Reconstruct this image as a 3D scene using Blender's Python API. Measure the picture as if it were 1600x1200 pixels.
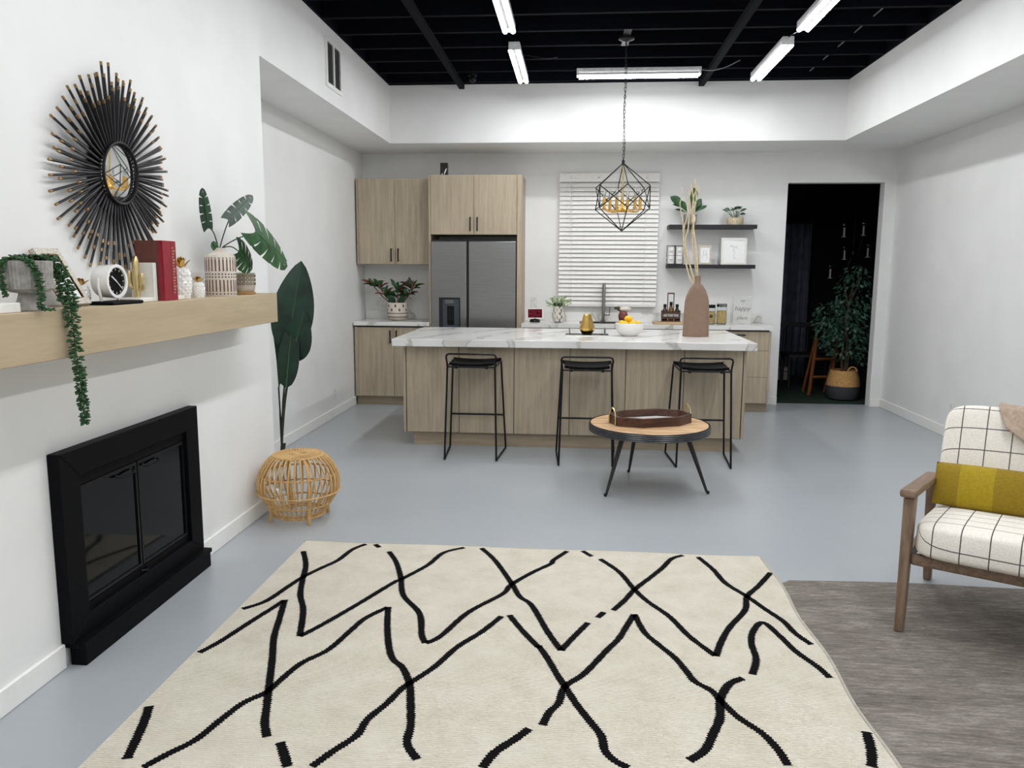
import bpy, bmesh, math, random
from mathutils import Vector, Matrix
random.seed(7)
for o in list(bpy.data.objects): bpy.data.objects.remove(o)
SC = bpy.context.scene
COL = SC.collection
PI = math.pi

# ------------------------------------------------------------------ camera
cd = bpy.data.cameras.new('camera'); cam = bpy.data.objects.new('camera', cd); COL.objects.link(cam)
cd.sensor_fit = 'HORIZONTAL'; cd.sensor_width = 36.0; cd.lens = 1231.884/1600*36.0
cd.clip_start = 0.05; cd.clip_end = 100
_r = (0.99656424, 0.08261278, 0.00590246); _u = (-0.01771887, 0.14304287, 0.98955787); _f = (-0.08090582, 0.98626257, -0.14401522)
cam.matrix_world = Matrix(((_r[0], _u[0], -_f[0], 0), (_r[1], _u[1], -_f[1], 0), (_r[2], _u[2], -_f[2], 1.49292), (0, 0, 0, 1)))
SC.camera = cam
# ------------------------------------------------------------------ world + exposure
W = bpy.data.worlds.new('world'); SC.world = W; W.use_nodes = True
W.node_tree.nodes['Background'].inputs[0].default_value = (0.02, 0.024, 0.03, 1)
W.node_tree.nodes['Background'].inputs[1].default_value = 0.3
VS = SC.view_settings
VS.view_transform = 'Standard'; VS.look = 'None'; VS.gamma = 1.0; VS.use_curve_mapping = False
VS.exposure = 0.22
TUBE_STRENGTH = 110.0

# ------------------------------------------------------------------ measured room
XL, XR, YB = -2.438, 3.381, 8.964        # side walls, back wall
XC, YC0, YC1 = -1.902, 1.55, 4.753       # chimney breast
SXL, SXR, SY = -1.9425, 2.585, 8.216     # soffit faces
ZS, ZC, ZD = 2.762, 3.33, 3.56           # soffit underside, joist underside, deck
YF = -4.0

# ------------------------------------------------------------------ materials
def lin(c):
    r = []
    for x in c:
        x = x/255.0
        r.append(x/12.92 if x <= 0.04045 else ((x+0.055)/1.055)**2.4)
    return (r[0], r[1], r[2], 1)
def newmat(name):
    m = bpy.data.materials.new(name); m.use_nodes = True
    nt = m.node_tree; b = nt.nodes['Principled BSDF']
    return m, nt, b
def node(nt, t, **kw):
    n = nt.nodes.new(t)
    for k, v in kw.items(): setattr(n, k, v)
    return n
def coords(nt, scale=(1, 1, 1), rot=(0, 0, 0)):
    tc = node(nt, 'ShaderNodeTexCoord'); mp = node(nt, 'ShaderNodeMapping')
    mp.inputs['Scale'].default_value = scale; mp.inputs['Rotation'].default_value = rot
    nt.links.new(tc.outputs['Object'], mp.inputs['Vector'])
    return mp.outputs['Vector']
def noise(nt, vec, scale=5, detail=4, rough=.5, dist=0):
    n = node(nt, 'ShaderNodeTexNoise'); n.inputs['Scale'].default_value = scale
    n.inputs['Detail'].default_value = detail; n.inputs['Roughness'].default_value = rough
    n.inputs['Distortion'].default_value = dist
    nt.links.new(vec, n.inputs['Vector']); return n.outputs['Fac']
def ramp(nt, fac, stops):
    r = node(nt, 'ShaderNodeValToRGB'); e = r.color_ramp.elements
    while len(e) < len(stops): e.new(0.5)
    for i, (p, c) in enumerate(stops):
        e[i].position = p; e[i].color = c if len(c) == 4 else lin(c)
    nt.links.new(fac, r.inputs['Fac']); return r.outputs['Color']
def bump(nt, b, fac, strength=.2, dist=.01):
    n = node(nt, 'ShaderNodeBump'); n.inputs['Strength'].default_value = strength; n.inputs['Distance'].default_value = dist
    nt.links.new(fac, n.inputs['Height']); nt.links.new(n.outputs['Normal'], b.inputs['Normal'])
def math_(nt, op, a, bb=None):
    n = node(nt, 'ShaderNodeMath', operation=op)
    for i, x in enumerate((a, bb)):
        if x is None: continue
        if isinstance(x, (int, float)): n.inputs[i].default_value = x
        else: nt.links.new(x, n.inputs[i])
    return n.outputs[0]
MATS = {}
def plain(name, rgb, rough=.5, metal=0.0, var=0.06, vs=30, bmp=0.0, spec=None, coat=0, trans=0, ior=None):
    m, nt, b = newmat(name)
    v = coords(nt)
    f = noise(nt, v, vs, 3)
    lo = tuple(max(0, x*(1-var)) for x in rgb); hi = tuple(min(255, x*(1+var)) for x in rgb)
    nt.links.new(ramp(nt, f, [(.3, lo), (.7, hi)]), b.inputs['Base Color'])
    b.inputs['Roughness'].default_value = rough; b.inputs['Metallic'].default_value = metal
    if bmp: bump(nt, b, f, bmp, .004)
    if spec is not None: b.inputs['Specular IOR Level'].default_value = spec
    if coat: b.inputs['Coat Weight'].default_value = coat
    if trans: b.inputs['Transmission Weight'].default_value = trans
    if ior: b.inputs['IOR'].default_value = ior
    MATS[name] = m; return m
def wood(name, dark, light, axis='z', rough=.5, stretch=14, sc=2.2):
    m, nt, b = newmat(name)
    s = {'x': (1, stretch, stretch), 'y': (stretch, 1, stretch), 'z': (stretch, stretch, 1)}[axis]
    v = coords(nt, s)
    f = noise(nt, v, sc, 6, .6, .35)
    f2 = noise(nt, v, sc*6, 3, .6)
    mx = math_(nt, 'ADD', math_(nt, 'MULTIPLY', f, .75), math_(nt, 'MULTIPLY', f2, .25))
    nt.links.new(ramp(nt, mx, [(.34, dark), (.66, light)]), b.inputs['Base Color'])
    b.inputs['Roughness'].default_value = rough
    bump(nt, b, f2, .08, .002)
    MATS[name] = m; return m
def emit(name, rgb, s):
    m, nt, b = newmat(name)
    b.inputs['Base Color'].default_value = lin(rgb); b.inputs['Emission Color'].default_value = lin(rgb)
    b.inputs['Emission Strength'].default_value = s; MATS[name] = m; return m

plain('wall_paint', (232, 232, 230), .55, var=.012, vs=3, bmp=.0)
plain('trim_paint', (238, 237, 233), .4, var=.01)
plain('black_ceiling', (7, 9, 19), .85, var=.15, spec=.12)
plain('black_metal', (15, 15, 17), .42, .2, var=.1, spec=.3)
plain('black_paint', (7, 8, 11), .6, var=.1, vs=12, spec=.1)
plain('black_wood', (24, 23, 27), .5, var=.15)
plain('white_gloss', (236, 234, 230), .18, var=.01)
plain('white_matte', (230, 228, 222), .6, var=.02)
plain('blind_white', (232, 230, 225), .45, var=.015)
plain('housing_white', (225, 225, 225), .4)
plain('gold', (206, 170, 96), .24, 1.0, var=.05)
plain('pale_gold', (210, 190, 138), .32, 1.0, var=.06)
plain('candle_gold', (226, 180, 92), .32, .75, var=.05)
plain('chrome', (150, 148, 146), .22, 1.0, var=.03)
plain('dark_bronze', (52, 46, 36), .4, .6)
plain('gunmetal', (88, 88, 90), .34, .8, var=.1)
plain('mirror_glass', (245, 246, 246), .015, 1.0, var=.001)
plain('mustard_dark', (140, 115, 10), .85, var=.06, vs=90, bmp=.1)
plain('mustard_light', (160, 136, 14), .85, var=.06, vs=90, bmp=.1)
plain('throw', (172, 152, 134), .9, var=.08, vs=60, bmp=.15)
plain('leaf_dark', (18, 52, 32), .5, var=.3, vs=16)
plain('leaf_mid', (32, 74, 32), .5, var=.3, vs=20)
plain('leaf_bird', (16, 48, 34), .48, var=.35, vs=9)
plain('leaf_rib', (62, 100, 62), .5)
plain('leaf_grey', (74, 100, 76), .5, var=.3, vs=40)
plain('leaf_pale', (150, 166, 120), .6, var=.25, vs=40)
plain('leaf_red', (104, 62, 46), .5, var=.3, vs=40)
plain('leaf_ficus', (44, 74, 58), .5, var=.4, vs=20)
plain('pearl_green', (44, 80, 44), .5, var=.3, vs=60)
plain('stem_dark', (38, 46, 32), .6)
plain('stem_green', (92, 118, 60), .5)
plain('stem_brown', (84, 66, 48), .7)
plain('soil', (40, 32, 26), .95, var=.3, vs=60, bmp=.4)
plain('stone_grey', (150, 146, 140), .8, var=.12, vs=40, bmp=.15)
plain('ceramic_cream', (222, 214, 202), .55, var=.03)
plain('ceramic_brown', (150, 116, 98), .7)
plain('ceramic_sand', (196, 186, 168), .6, var=.05)
plain('ceramic_taupe', (138, 114, 96), .75, var=.03)
plain('pattern_brown', (112, 76, 62), .7)
plain('olive_print', (120, 106, 82), .7)
plain('book_red', (140, 18, 38), .5, var=.08)
plain('book_brown', (108, 62, 54), .55, var=.06)
plain('paper', (232, 226, 212), .8, var=.03)
plain('print_grey', (120, 118, 116), .8)
plain('lemon', (250, 196, 8), .45, var=.05, vs=60, bmp=.1)
plain('dry_branch', (214, 196, 160), .8, var=.1)
plain('cork', (150, 110, 72), .8)
plain('label_white', (226, 224, 220), .6)
plain('amber', (110, 72, 22), .2, var=.1)
plain('dark_glass_bottle', (44, 30, 22), .15, var=.1)
plain('pasta', (222, 186, 116), .6, var=.2, vs=120, bmp=.3)
plain('basket_tan', (186, 142, 86), .8, var=.15, vs=80, bmp=.3)
plain('basket_dark', (58, 58, 62), .8, var=.15, vs=80, bmp=.3)
plain('wicker', (196, 180, 150), .8, var=.2, vs=120, bmp=.3)
plain('curtain', (104, 110, 128), .9, var=.1, vs=8)
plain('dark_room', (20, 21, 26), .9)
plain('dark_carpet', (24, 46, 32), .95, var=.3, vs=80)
plain('screen_black', (10, 10, 12), .15)
plain('outlet_white', (226, 224, 220), .4)
plain('outlet_slot', (70, 70, 70), .5)
plain('rug_black', (15, 14, 15), .95, var=.3, vs=220, bmp=.5, spec=.08)
plain('rug_binding', (178, 172, 160), .9)
plain('dispenser_grey', (72, 78, 86), .35, .4)
plain('slot_black', (8, 9, 16), .4)
plain('mat_white', (240, 240, 238), .7, var=.01)
plain('frame_bone', (190, 184, 172), .6, var=.2, vs=160, bmp=.3)
plain('sign_grey', (206, 206, 202), .35, var=.02)
plain('fruit_dark', (110, 58, 52), .5, var=.4, vs=30)
wood('oak', (160, 146, 124), (190, 175, 152), 'z', .5, 16, 2.0)
wood('oak_mantel', (170, 153, 124), (190, 172, 142), 'y', .5, 11, 1.6)
wood('oak_toe', (150, 135, 112), (178, 162, 137), 'x', .55, 16, 2.0)
wood('chair_wood', (100, 80, 64), (148, 124, 102), 'z', .55, 10, 4)
wood('chair_wood_arm', (100, 80, 64), (148, 124, 102), 'y', .55, 10, 4)
wood('table_top', (158, 112, 70), (238, 206, 162), 'x', .5, 9, 3)
wood('walnut', (46, 26, 20), (96, 60, 44), 'x', .4, 10, 5)
wood('rattan', (184, 142, 86), (222, 184, 124), 'z', .5, 6, 8)
wood('ladder_wood', (120, 70, 34), (160, 98, 52), 'z', .55, 12, 4)
wood('board_wood', (170, 138, 100), (206, 176, 136), 'x', .55, 10, 5)
wood('caddy_wood', (54, 32, 22), (90, 56, 38), 'x', .5, 10, 6)
def m_tube():
    # LED tube: diodes face down, so the diffuser glows strongest on its underside
    m, nt, b = newmat('tube_light'); g = node(nt, 'ShaderNodeNewGeometry'); sp = node(nt, 'ShaderNodeSeparateXYZ')
    nt.links.new(g.outputs['True Normal'], sp.inputs[0])
    d = math_(nt, 'POWER', math_(nt, 'ABSOLUTE', sp.outputs[2]), 4.0)
    s = math_(nt, 'MULTIPLY', math_(nt, 'ADD', math_(nt, 'MULTIPLY', d, .97), .03), TUBE_STRENGTH)
    b.inputs['Base Color'].default_value = lin((240, 240, 240)); b.inputs['Emission Color'].default_value = lin((250, 252, 255))
    nt.links.new(s, b.inputs['Emission Strength']); MATS['tube_light'] = m
m_tube()

def m_floor():
    m, nt, b = newmat('floor_epoxy'); v = coords(nt)
    f = noise(nt, v, .9, 3, .5); g = noise(nt, v, 14, 4)
    mx = math_(nt, 'ADD', math_(nt, 'MULTIPLY', f, .8), math_(nt, 'MULTIPLY', g, .2))
    nt.links.new(ramp(nt, mx, [(.3, (164, 169, 173)), (.7, (173, 178, 182))]), b.inputs['Base Color'])
    b.inputs['Roughness'].default_value = .31
    MATS['floor'] = m
m_floor()
def m_marble():
    m, nt, b = newmat('marble'); v = coords(nt, (1, 1, 1), (0, 0, .5))
    d = noise(nt, v, 2.2, 6, .6)
    w = node(nt, 'ShaderNodeTexWave'); w.inputs['Scale'].default_value = .85; w.inputs['Distortion'].default_value = 9
    w.inputs['Detail'].default_value = 4; w.inputs['Detail Scale'].default_value = 1.4; nt.links.new(v, w.inputs['Vector'])
    f = math_(nt, 'MULTIPLY', w.outputs['Fac'], math_(nt, 'ADD', d, .48))
    nt.links.new(ramp(nt, f, [(.0, (234, 233, 230)), (.84, (230, 229, 225)), (.93, (186, 182, 175)), (.98, (216, 213, 208))]), b.inputs['Base Color'])
    b.inputs['Roughness'].default_value = .16
    MATS['marble'] = m
m_marble()
def m_steel():
    m, nt, b = newmat('stainless'); v = coords(nt, (1, 1, 60))
    f = noise(nt, v, 3, 4)
    nt.links.new(ramp(nt, f, [(.3, (142, 142, 141)), (.7, (156, 156, 154))]), b.inputs['Base Color'])
    b.inputs['Metallic'].default_value = 1; b.inputs['Roughness'].default_value = .3
    bump(nt, b, noise(nt, coords(nt, (.6, 1, 2.2)), 1.6, 1), .2, .05)
    MATS['steel'] = m
m_steel()
def m_rug():
    m, nt, b = newmat('rug_cream'); v = coords(nt)
    f = noise(nt, v, 6, 6, .65); g = noise(nt, coords(nt, (60, 260, 1)), 1, 3)
    mx = math_(nt, 'ADD', math_(nt, 'MULTIPLY', f, .6), math_(nt, 'MULTIPLY', g, .4))
    w = node(nt, 'ShaderNodeTexWave', bands_direction='Y'); w.inputs['Scale'].default_value = 30; w.inputs['Distortion'].default_value = 1.6
    w.inputs['Detail Scale'].default_value = 6; nt.links.new(v, w.inputs['Vector'])
    mx = math_(nt, 'ADD', mx, math_(nt, 'MULTIPLY', math_(nt, 'SUBTRACT', w.outputs['Fac'], .5), .16))
    nt.links.new(ramp(nt, mx, [(.28, (214, 205, 187)), (.5, (238, 230, 212)), (.75, (247, 241, 227))]), b.inputs['Base Color'])
    h = math_(nt, 'ADD', w.outputs['Fac'], math_(nt, 'MULTIPLY', g, .8))
    b.inputs['Roughness'].default_value = .95; b.inputs['Specular IOR Level'].default_value = .1
    bump(nt, b, h, .9, .006); MATS['rug_cream'] = m
    m, nt, b = newmat('rug_grey')
    f = noise(nt, coords(nt, (5, 34, 1)), 2.2, 5, .65); g = noise(nt, coords(nt, (30, 120, 1)), 2, 3); k = noise(nt, coords(nt, (1.2, 4, 1)), 2, 3)
    mx = math_(nt, 'ADD', math_(nt, 'ADD', math_(nt, 'MULTIPLY', f, .5), math_(nt, 'MULTIPLY', g, .22)), math_(nt, 'MULTIPLY', k, .28))
    nt.links.new(ramp(nt, mx, [(.33, (88, 82, 77)), (.5, (124, 117, 110)), (.66, (168, 162, 154))]), b.inputs['Base Color'])
    b.inputs['Roughness'].default_value = .95; b.inputs['Specular IOR Level'].default_value = .1
    bump(nt, b, g, .4, .004); MATS['rug_grey'] = m
m_rug()
def m_plaid(name, sx, oy, soft=.0017):
    m, nt, b = newmat(name); tc = node(nt, 'ShaderNodeTexCoord'); sp = node(nt, 'ShaderNodeSeparateXYZ')
    nt.links.new(tc.outputs['Object'], sp.inputs[0])
    v = coords(nt); fz = noise(nt, v, 160, 3)
    def line(val):
        fr = math_(nt, 'FRACT', math_(nt, 'DIVIDE', val, sx))
        d = math_(nt, 'ABSOLUTE', math_(nt, 'SUBTRACT', fr, .5))
        return math_(nt, 'LESS_THAN', d, soft/sx)
    a = line(math_(nt, 'ADD', sp.outputs[0], .03)); s = math_(nt, 'ADD', math_(nt, 'SUBTRACT', sp.outputs[2], sp.outputs[1]), oy)
    l = math_(nt, 'MAXIMUM', a, line(s))
    mx = node(nt, 'ShaderNodeMix', data_type='RGBA')
    nt.links.new(l, mx.inputs[0]); nt.links.new(ramp(nt, fz, [(.3, (228, 221, 210)), (.7, (244, 239, 230))]), mx.inputs[6])
    mx.inputs[7].default_value = lin((92, 88, 84))
    nt.links.new(mx.outputs[2], b.inputs['Base Color']); b.inputs['Roughness'].default_value = .9
    b.inputs['Specular IOR Level'].default_value = .15
    bump(nt, b, fz, .3, .002); MATS[name] = m
m_plaid('plaid', .1, .02, .0023)
def m_glass(name, rgb, rough=.02):
    m, nt, b = newmat(name)
    b.inputs['Base Color'].default_value = lin(rgb); b.inputs['Transmission Weight'].default_value = 1
    b.inputs['Roughness'].default_value = rough; b.inputs['IOR'].default_value = 1.35
    MATS[name] = m
m_glass('clear_glass', (250, 252, 252))
plain('smoked_glass', (5, 7, 9), .06, var=.1, spec=.2)
def m_screen():
    m, nt, b = newmat('tablet_screen')
    f = noise(nt, coords(nt, (3, 3, 8)), 8, 2)
    c = ramp(nt, f, [(.4, (58, 12, 24)), (.62, (104, 32, 46))])
    nt.links.new(c, b.inputs['Base Color']); nt.links.new(c, b.inputs['Emission Color'])
    b.inputs['Emission Strength'].default_value = .2; b.inputs['Roughness'].default_value = .1; MATS['tablet_screen'] = m
m_screen()

# ------------------------------------------------------------------ mesh helpers
class MB:
    def __init__(s): s.v = []; s.f = []
    def add(s, vs, fs):
        n = len(s.v); s.v += [tuple(p) for p in vs]; s.f += [tuple(i+n for i in f) for f in fs]; return s
    def box(s, x0, x1, y0, y1, z0, z1):
        return s.add([(x0, y0, z0), (x1, y0, z0), (x1, y1, z0), (x0, y1, z0), (x0, y0, z1), (x1, y0, z1), (x1, y1, z1), (x0, y1, z1)],
                     [(0, 3, 2, 1), (4, 5, 6, 7), (0, 1, 5, 4), (1, 2, 6, 5), (2, 3, 7, 6), (3, 0, 4, 7)])
    def tube(s, pts, r, n=8, closed=False, cap=True, flat=1.0):
        P = [Vector(p) for p in pts]; N = len(P)
        R = r if isinstance(r, (list, tuple)) else [r]*N
        T = []
        for i in range(N):
            if closed: t = P[(i+1) % N]-P[i-1]
            else: t = P[min(i+1, N-1)]-P[max(i-1, 0)]
            T.append(t.normalized() if t.length > 1e-9 else Vector((0, 0, 1)))
        a = Vector((0, 0, 1)) if abs(T[0].z) < .9 else Vector((1, 0, 0))
        u = T[0].cross(a).normalized(); base = len(s.v)
        for i in range(N):
            u = (u - T[i]*u.dot(T[i]))
            if u.length < 1e-6: u = T[i].orthogonal()
            u.normalize(); w = T[i].cross(u)
            for k in range(n):
                t = 2*PI*k/n
                s.v.append(tuple(P[i]+u*(math.cos(t)*R[i])+w*(math.sin(t)*R[i]*flat)))
        for i in range(N if closed else N-1):
            j = (i+1) % N
            for k in range(n):
                k2 = (k+1) % n
                s.f.append((base+i*n+k, base+i*n+k2, base+j*n+k2, base+j*n+k))
        if cap and not closed:
            s.f.append(tuple(base+k for k in reversed(range(n)))); s.f.append(tuple(base+(N-1)*n+k for k in range(n)))
        return s
    def lathe(s, prof, n=24, c=(0, 0, 0), caps=True, axis='z'):
        base = len(s.v)
        for r, z in prof:
            for k in range(n):
                t = 2*PI*k/n; p = (r*math.cos(t), r*math.sin(t), z)
                if axis == 'x': p = (p[2], p[0], p[1])
                if axis == 'y': p = (p[1], p[2], p[0])
                s.v.append((c[0]+p[0], c[1]+p[1], c[2]+p[2]))
        for i in range(len(prof)-1):
            for k in range(n):
                k2 = (k+1) % n
                s.f.append((base+i*n+k, base+i*n+k2, base+(i+1)*n+k2, base+(i+1)*n+k))
        if caps:
            if prof[0][0] > 1e-6: s.f.append(tuple(base+k for k in reversed(range(n))))
            if prof[-1][0] > 1e-6: s.f.append(tuple(base+(len(prof)-1)*n+k for k in range(n)))
        return s
    def sphere(s, c, r, n=12, m=8, sc=(1, 1, 1)):
        pr = [(max(1e-7, math.sin(PI*i/m)), -math.cos(PI*i/m)) for i in range(m+1)]
        b = len(s.v); s.lathe(pr, n, caps=False)
        for i in range(b, len(s.v)):
            x, y, z = s.v[i]; s.v[i] = (c[0]+x*r*sc[0], c[1]+y*r*sc[1], c[2]+z*r*sc[2])
        return s
    def grid(s, fn, nu, nv):
        b = len(s.v)
        for i in range(nu+1):
            for j in range(nv+1): s.v.append(tuple(fn(i/nu, j/nv)))
        for i in range(nu):
            for j in range(nv):
                a = b+i*(nv+1)+j; s.f.append((a, a+nv+1, a+nv+2, a+1))
        return s
    def prism(s, pts, z0, z1):
        n = len(pts)
        return s.add([(x, y, z0) for x, y in pts]+[(x, y, z1) for x, y in pts],
                     [tuple(reversed(range(n))), tuple(range(n, 2*n))]+[(i, (i+1) % n, n+(i+1) % n, n+i) for i in range(n)])
    def xf(s, M, start=0):
        for i in range(start, len(s.v)): s.v[i] = tuple(M @ Vector(s.v[i]))
        return s
    def mesh(s, name, mats, smooth=False, bevel=0, seg=2, merge=False, angle=.7):
        me = bpy.data.meshes.new(name); me.from_pydata(s.v, [], s.f)
        bm = bmesh.new(); bm.from_mesh(me)
        if merge: bmesh.ops.remove_doubles(bm, verts=bm.verts, dist=1e-5)
        bmesh.ops.recalc_face_normals(bm, faces=bm.faces)
        if bevel:
            bmesh.ops.bevel(bm, geom=[e for e in bm.edges if e.is_manifold and e.calc_face_angle(0) > .5], offset=bevel, segments=seg, affect='EDGES', profile=.5, clamp_overlap=True)
        bm.to_mesh(me); bm.free()
        for m in (mats if isinstance(mats, (list, tuple)) else [mats]): me.materials.append(MATS[m])
        if smooth:
            for p in me.polygons: p.use_smooth = True
            me.set_sharp_from_angle(angle=angle)
        me.update(); return me
    def build(s, name, mat, parent=None, loc=(0, 0, 0), smooth=False, bevel=0, seg=2, merge=False, angle=.7, rot=(0, 0, 0)):
        o = bpy.data.objects.new(name, s.mesh(name, mat, smooth, bevel, seg, merge, angle)); COL.objects.link(o)
        o.parent = parent; o.location = loc; o.rotation_euler = rot; return o
def inst(name, me, parent=None, loc=(0, 0, 0), rot=(0, 0, 0), scale=(1, 1, 1)):
    o = bpy.data.objects.new(name, me); COL.objects.link(o); o.parent = parent; o.location = loc; o.rotation_euler = rot; o.scale = scale; return o
def tag(o, label, cat, group=None):
    o['label'] = label; o['category'] = cat
    if group: o['group'] = group
    return o
def thing(name, label, cat, loc=(0, 0, 0), rz=0, group=None):
    o = bpy.data.objects.new(name, None); COL.objects.link(o); o.empty_display_size = .05
    o.location = loc; o.rotation_euler = (0, 0, rz); return tag(o, label, cat, group)
def struct(o): o['kind'] = 'structure'; return o
def stuff(o): o['kind'] = 'stuff'; return o
def box(*a): return MB().box(*a)
def copy_tree(o, parent=None):
    c = o.copy(); COL.objects.link(c); c.parent = parent
    for ch in list(o.children): copy_tree(ch, c)
    return c
def smooth_path(pts, n=6):
    P = [Vector(p) for p in pts]; out = []
    for i in range(len(P)-1):
        p0 = P[max(i-1, 0)]; p1 = P[i]; p2 = P[i+1]; p3 = P[min(i+2, len(P)-1)]
        for k in range(n):
            t = k/n
            out.append(.5*((2*p1)+(-p0+p2)*t+(2*p0-5*p1+4*p2-p3)*t*t+(-p0+3*p1-3*p2+p3)*t**3))
    out.append(P[-1]); return out
def leaf(mb, p0, p1, hw, nrm=(0, -1, 0), bend=.1, fold=.2, nu=8, peak=.45, nv=4, tipw=0.0):
    """blade from p0 to p1; half width hw; nrm = facing side; bend arches the midrib, fold lifts the margins"""
    p0 = Vector(p0); p1 = Vector(p1); d = p1-p0; L = d.length; t = d/L
    n = Vector(nrm); n = (n-t*n.dot(t))
    if n.length < 1e-4: n = t.orthogonal()
    n.normalize(); s = t.cross(n)
    e = math.log(.5)/math.log(peak)
    def fn(u, v):
        x = 2*v-1; w = hw*(max(0, math.sin(PI*(u**e)))**.7*(1-tipw)+tipw*(1-u)**.5)
        return p0+d*u+s*(x*w)+n*(math.sin(PI*u)*bend*L+abs(x)*w*fold)
    return mb.grid(fn, nu, nv)
def text(body, size, mat, name, parent, loc, rot, shear=0, sx=1, ext=.0004):
    cu = bpy.data.curves.new(name, 'FONT'); cu.body = body; cu.size = size; cu.align_x = 'CENTER'; cu.align_y = 'CENTER'
    cu.extrude = ext; cu.shear = shear; cu.resolution_u = 2
    t = bpy.data.objects.new('tmp', cu); COL.objects.link(t)
    dg = bpy.context.evaluated_depsgraph_get(); me = bpy.data.meshes.new_from_object(t.evaluated_get(dg))
    bpy.data.objects.remove(t); bpy.data.curves.remove(cu)
    me.materials.clear(); me.materials.append(MATS[mat]); me.name = name
    return inst(name, me, parent, loc, rot, (sx, 1, 1))

# ------------------------------------------------------------------ the room shell
struct(box(XL-.15, XR+.15, YF-.15, YB+.13, -.1, 0).build('floor', 'floor'))
struct(box(XL-.12, XL, YF, YB, 0, ZD+.05).build('wall_left', 'wall_paint'))
struct(box(XR, XR+.12, YF, YB, 0, ZD+.05).build('wall_right', 'wall_paint'))
struct(box(XL-.12, XR+.12, YF-.12, YF, 0, ZD+.05).build('wall_front', 'wall_paint'))
DX0, DX1, DZ = 2.248, 3.26, 2.437
WX0, WX1, WZ0, WZ1 = -.12, .78, 1.2, 2.42
wb = MB()
for b in ((XL-.12, WX0, 0, ZD+.05), (WX0, WX1, 0, WZ0), (WX0, WX1, WZ1, ZD+.05), (WX1, DX0, 0, ZD+.05), (DX0, DX1, DZ, ZD+.05), (DX1, XR+.12, 0, ZD+.05)):
    wb.box(b[0], b[1], YB, YB+.13, b[2], b[3])
struct(wb.build('wall_back', 'wall_paint'))
struct(box(XL, XC, YC0, YC1, 0, ZD).build('wall_chimney', 'wall_paint'))
struct(box(XL, SXL, YC1, YB, ZS, ZD).build('wall_soffit_left', 'wall_paint'))
struct(box(XL, SXL, YF, YC0, ZS, ZD).build('wall_soffit_near', 'wall_paint'))
struct(box(SXR, XR, YF, YB, ZS, ZD).build('wall_soffit_right', 'wall_paint'))
struct(box(SXL, SXR, SY, YB, ZS, ZD).build('wall_soffit_back', 'wall_paint'))
ceil = struct(box(XL, XR, YF, YB, ZD, ZD+.05).build('ceiling', 'black_ceiling'))
for r in ((SXL, SXL+.012, YF, SY), (SXR-.012, SXR, YF, SY), (SXL, SXR, SY-.012, SY), (SXL, SXR, YF, YF+.012)):
    box(r[0], r[1], r[2], r[3], ZC, ZD).build('rim_board', 'black_ceiling', ceil)
jm = box(SXL+.013, SXR-.013, -.02, .02, ZC, ZD).mesh('joist', 'black_ceiling')
k = 0
while 8.13-.414*k > YF+.1:
    inst('joist', jm, ceil, (0, 8.13-.414*k, 0)); k += 1
for x in (-1.195, 1.172):
    box(x-.026, x+.026, YF+.02, SY-.02, ZC-.05, ZC-.002).build('beam', 'black_ceiling', ceil)
plain('conduit_grey', (150, 152, 156), .4, .5)
MB().tube([(2.16, YF+.02, 3.39), (2.18, SY-.02, 3.39)], .005, 6).build('conduit', 'conduit_grey', ceil)

BH, BT = .095, .015
def base(name, *a): return struct(box(*a, 0, BH).build(name, 'trim_paint', bevel=.004, seg=1))
base('baseboard_left', XL, XL+BT, YC1+.0, 8.45)
base('baseboard_chimney_near', XC, XC+BT, YC0, 2.635)
base('baseboard_chimney', XC, XC+BT, 3.69, YC1+BT)
base('baseboard_chimney_end', XL+BT, XC, YC1, YC1+BT)
base('baseboard_right', XR-BT, XR, YF, YB)
base('baseboard_back', DX1, XR-BT, YB-BT, YB)
base('baseboard_back_middle', 2.05, DX0, YB-BT, YB)
# window behind the blind
win = struct(MB().box(WX0, WX0+.04, YB+.04, YB+.1, WZ0, WZ1).box(WX1-.04, WX1, YB+.04, YB+.1, WZ0, WZ1).box(WX0+.04, WX1-.04, YB+.04, YB+.1, WZ0, WZ0+.04).box(WX0+.04, WX1-.04, YB+.04, YB+.1, WZ1-.04, WZ1).box(WX0+.04, WX1-.04, YB+.05, YB+.09, 1.79, 1.83).build('window_1', 'trim_paint'))
box(WX0+.04, WX1-.04, YB+.066, YB+.072, WZ0+.04, 1.79).build('pane', 'smoked_glass', win)
box(WX0+.04, WX1-.04, YB+.066, YB+.072, 1.83, WZ1-.04).build('pane', 'smoked_glass', win)
# dark room past the doorway
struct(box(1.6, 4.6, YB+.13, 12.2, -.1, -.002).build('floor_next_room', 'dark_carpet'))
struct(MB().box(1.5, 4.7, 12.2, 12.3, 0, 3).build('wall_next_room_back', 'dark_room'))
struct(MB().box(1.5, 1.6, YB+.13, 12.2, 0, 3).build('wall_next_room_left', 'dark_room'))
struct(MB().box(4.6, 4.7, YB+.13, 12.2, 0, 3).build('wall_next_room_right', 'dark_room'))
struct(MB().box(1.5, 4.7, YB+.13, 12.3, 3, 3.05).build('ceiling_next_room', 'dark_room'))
struct(MB().box(1.6, DX0-.001, YB+.131, YB+.141, 0, 3).box(DX1+.001, 4.6, YB+.131, YB+.141, 0, 3).box(DX0, DX1, YB+.131, YB+.141, DZ+.001, 3).build('wall_next_room_front', 'dark_room'))

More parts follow.
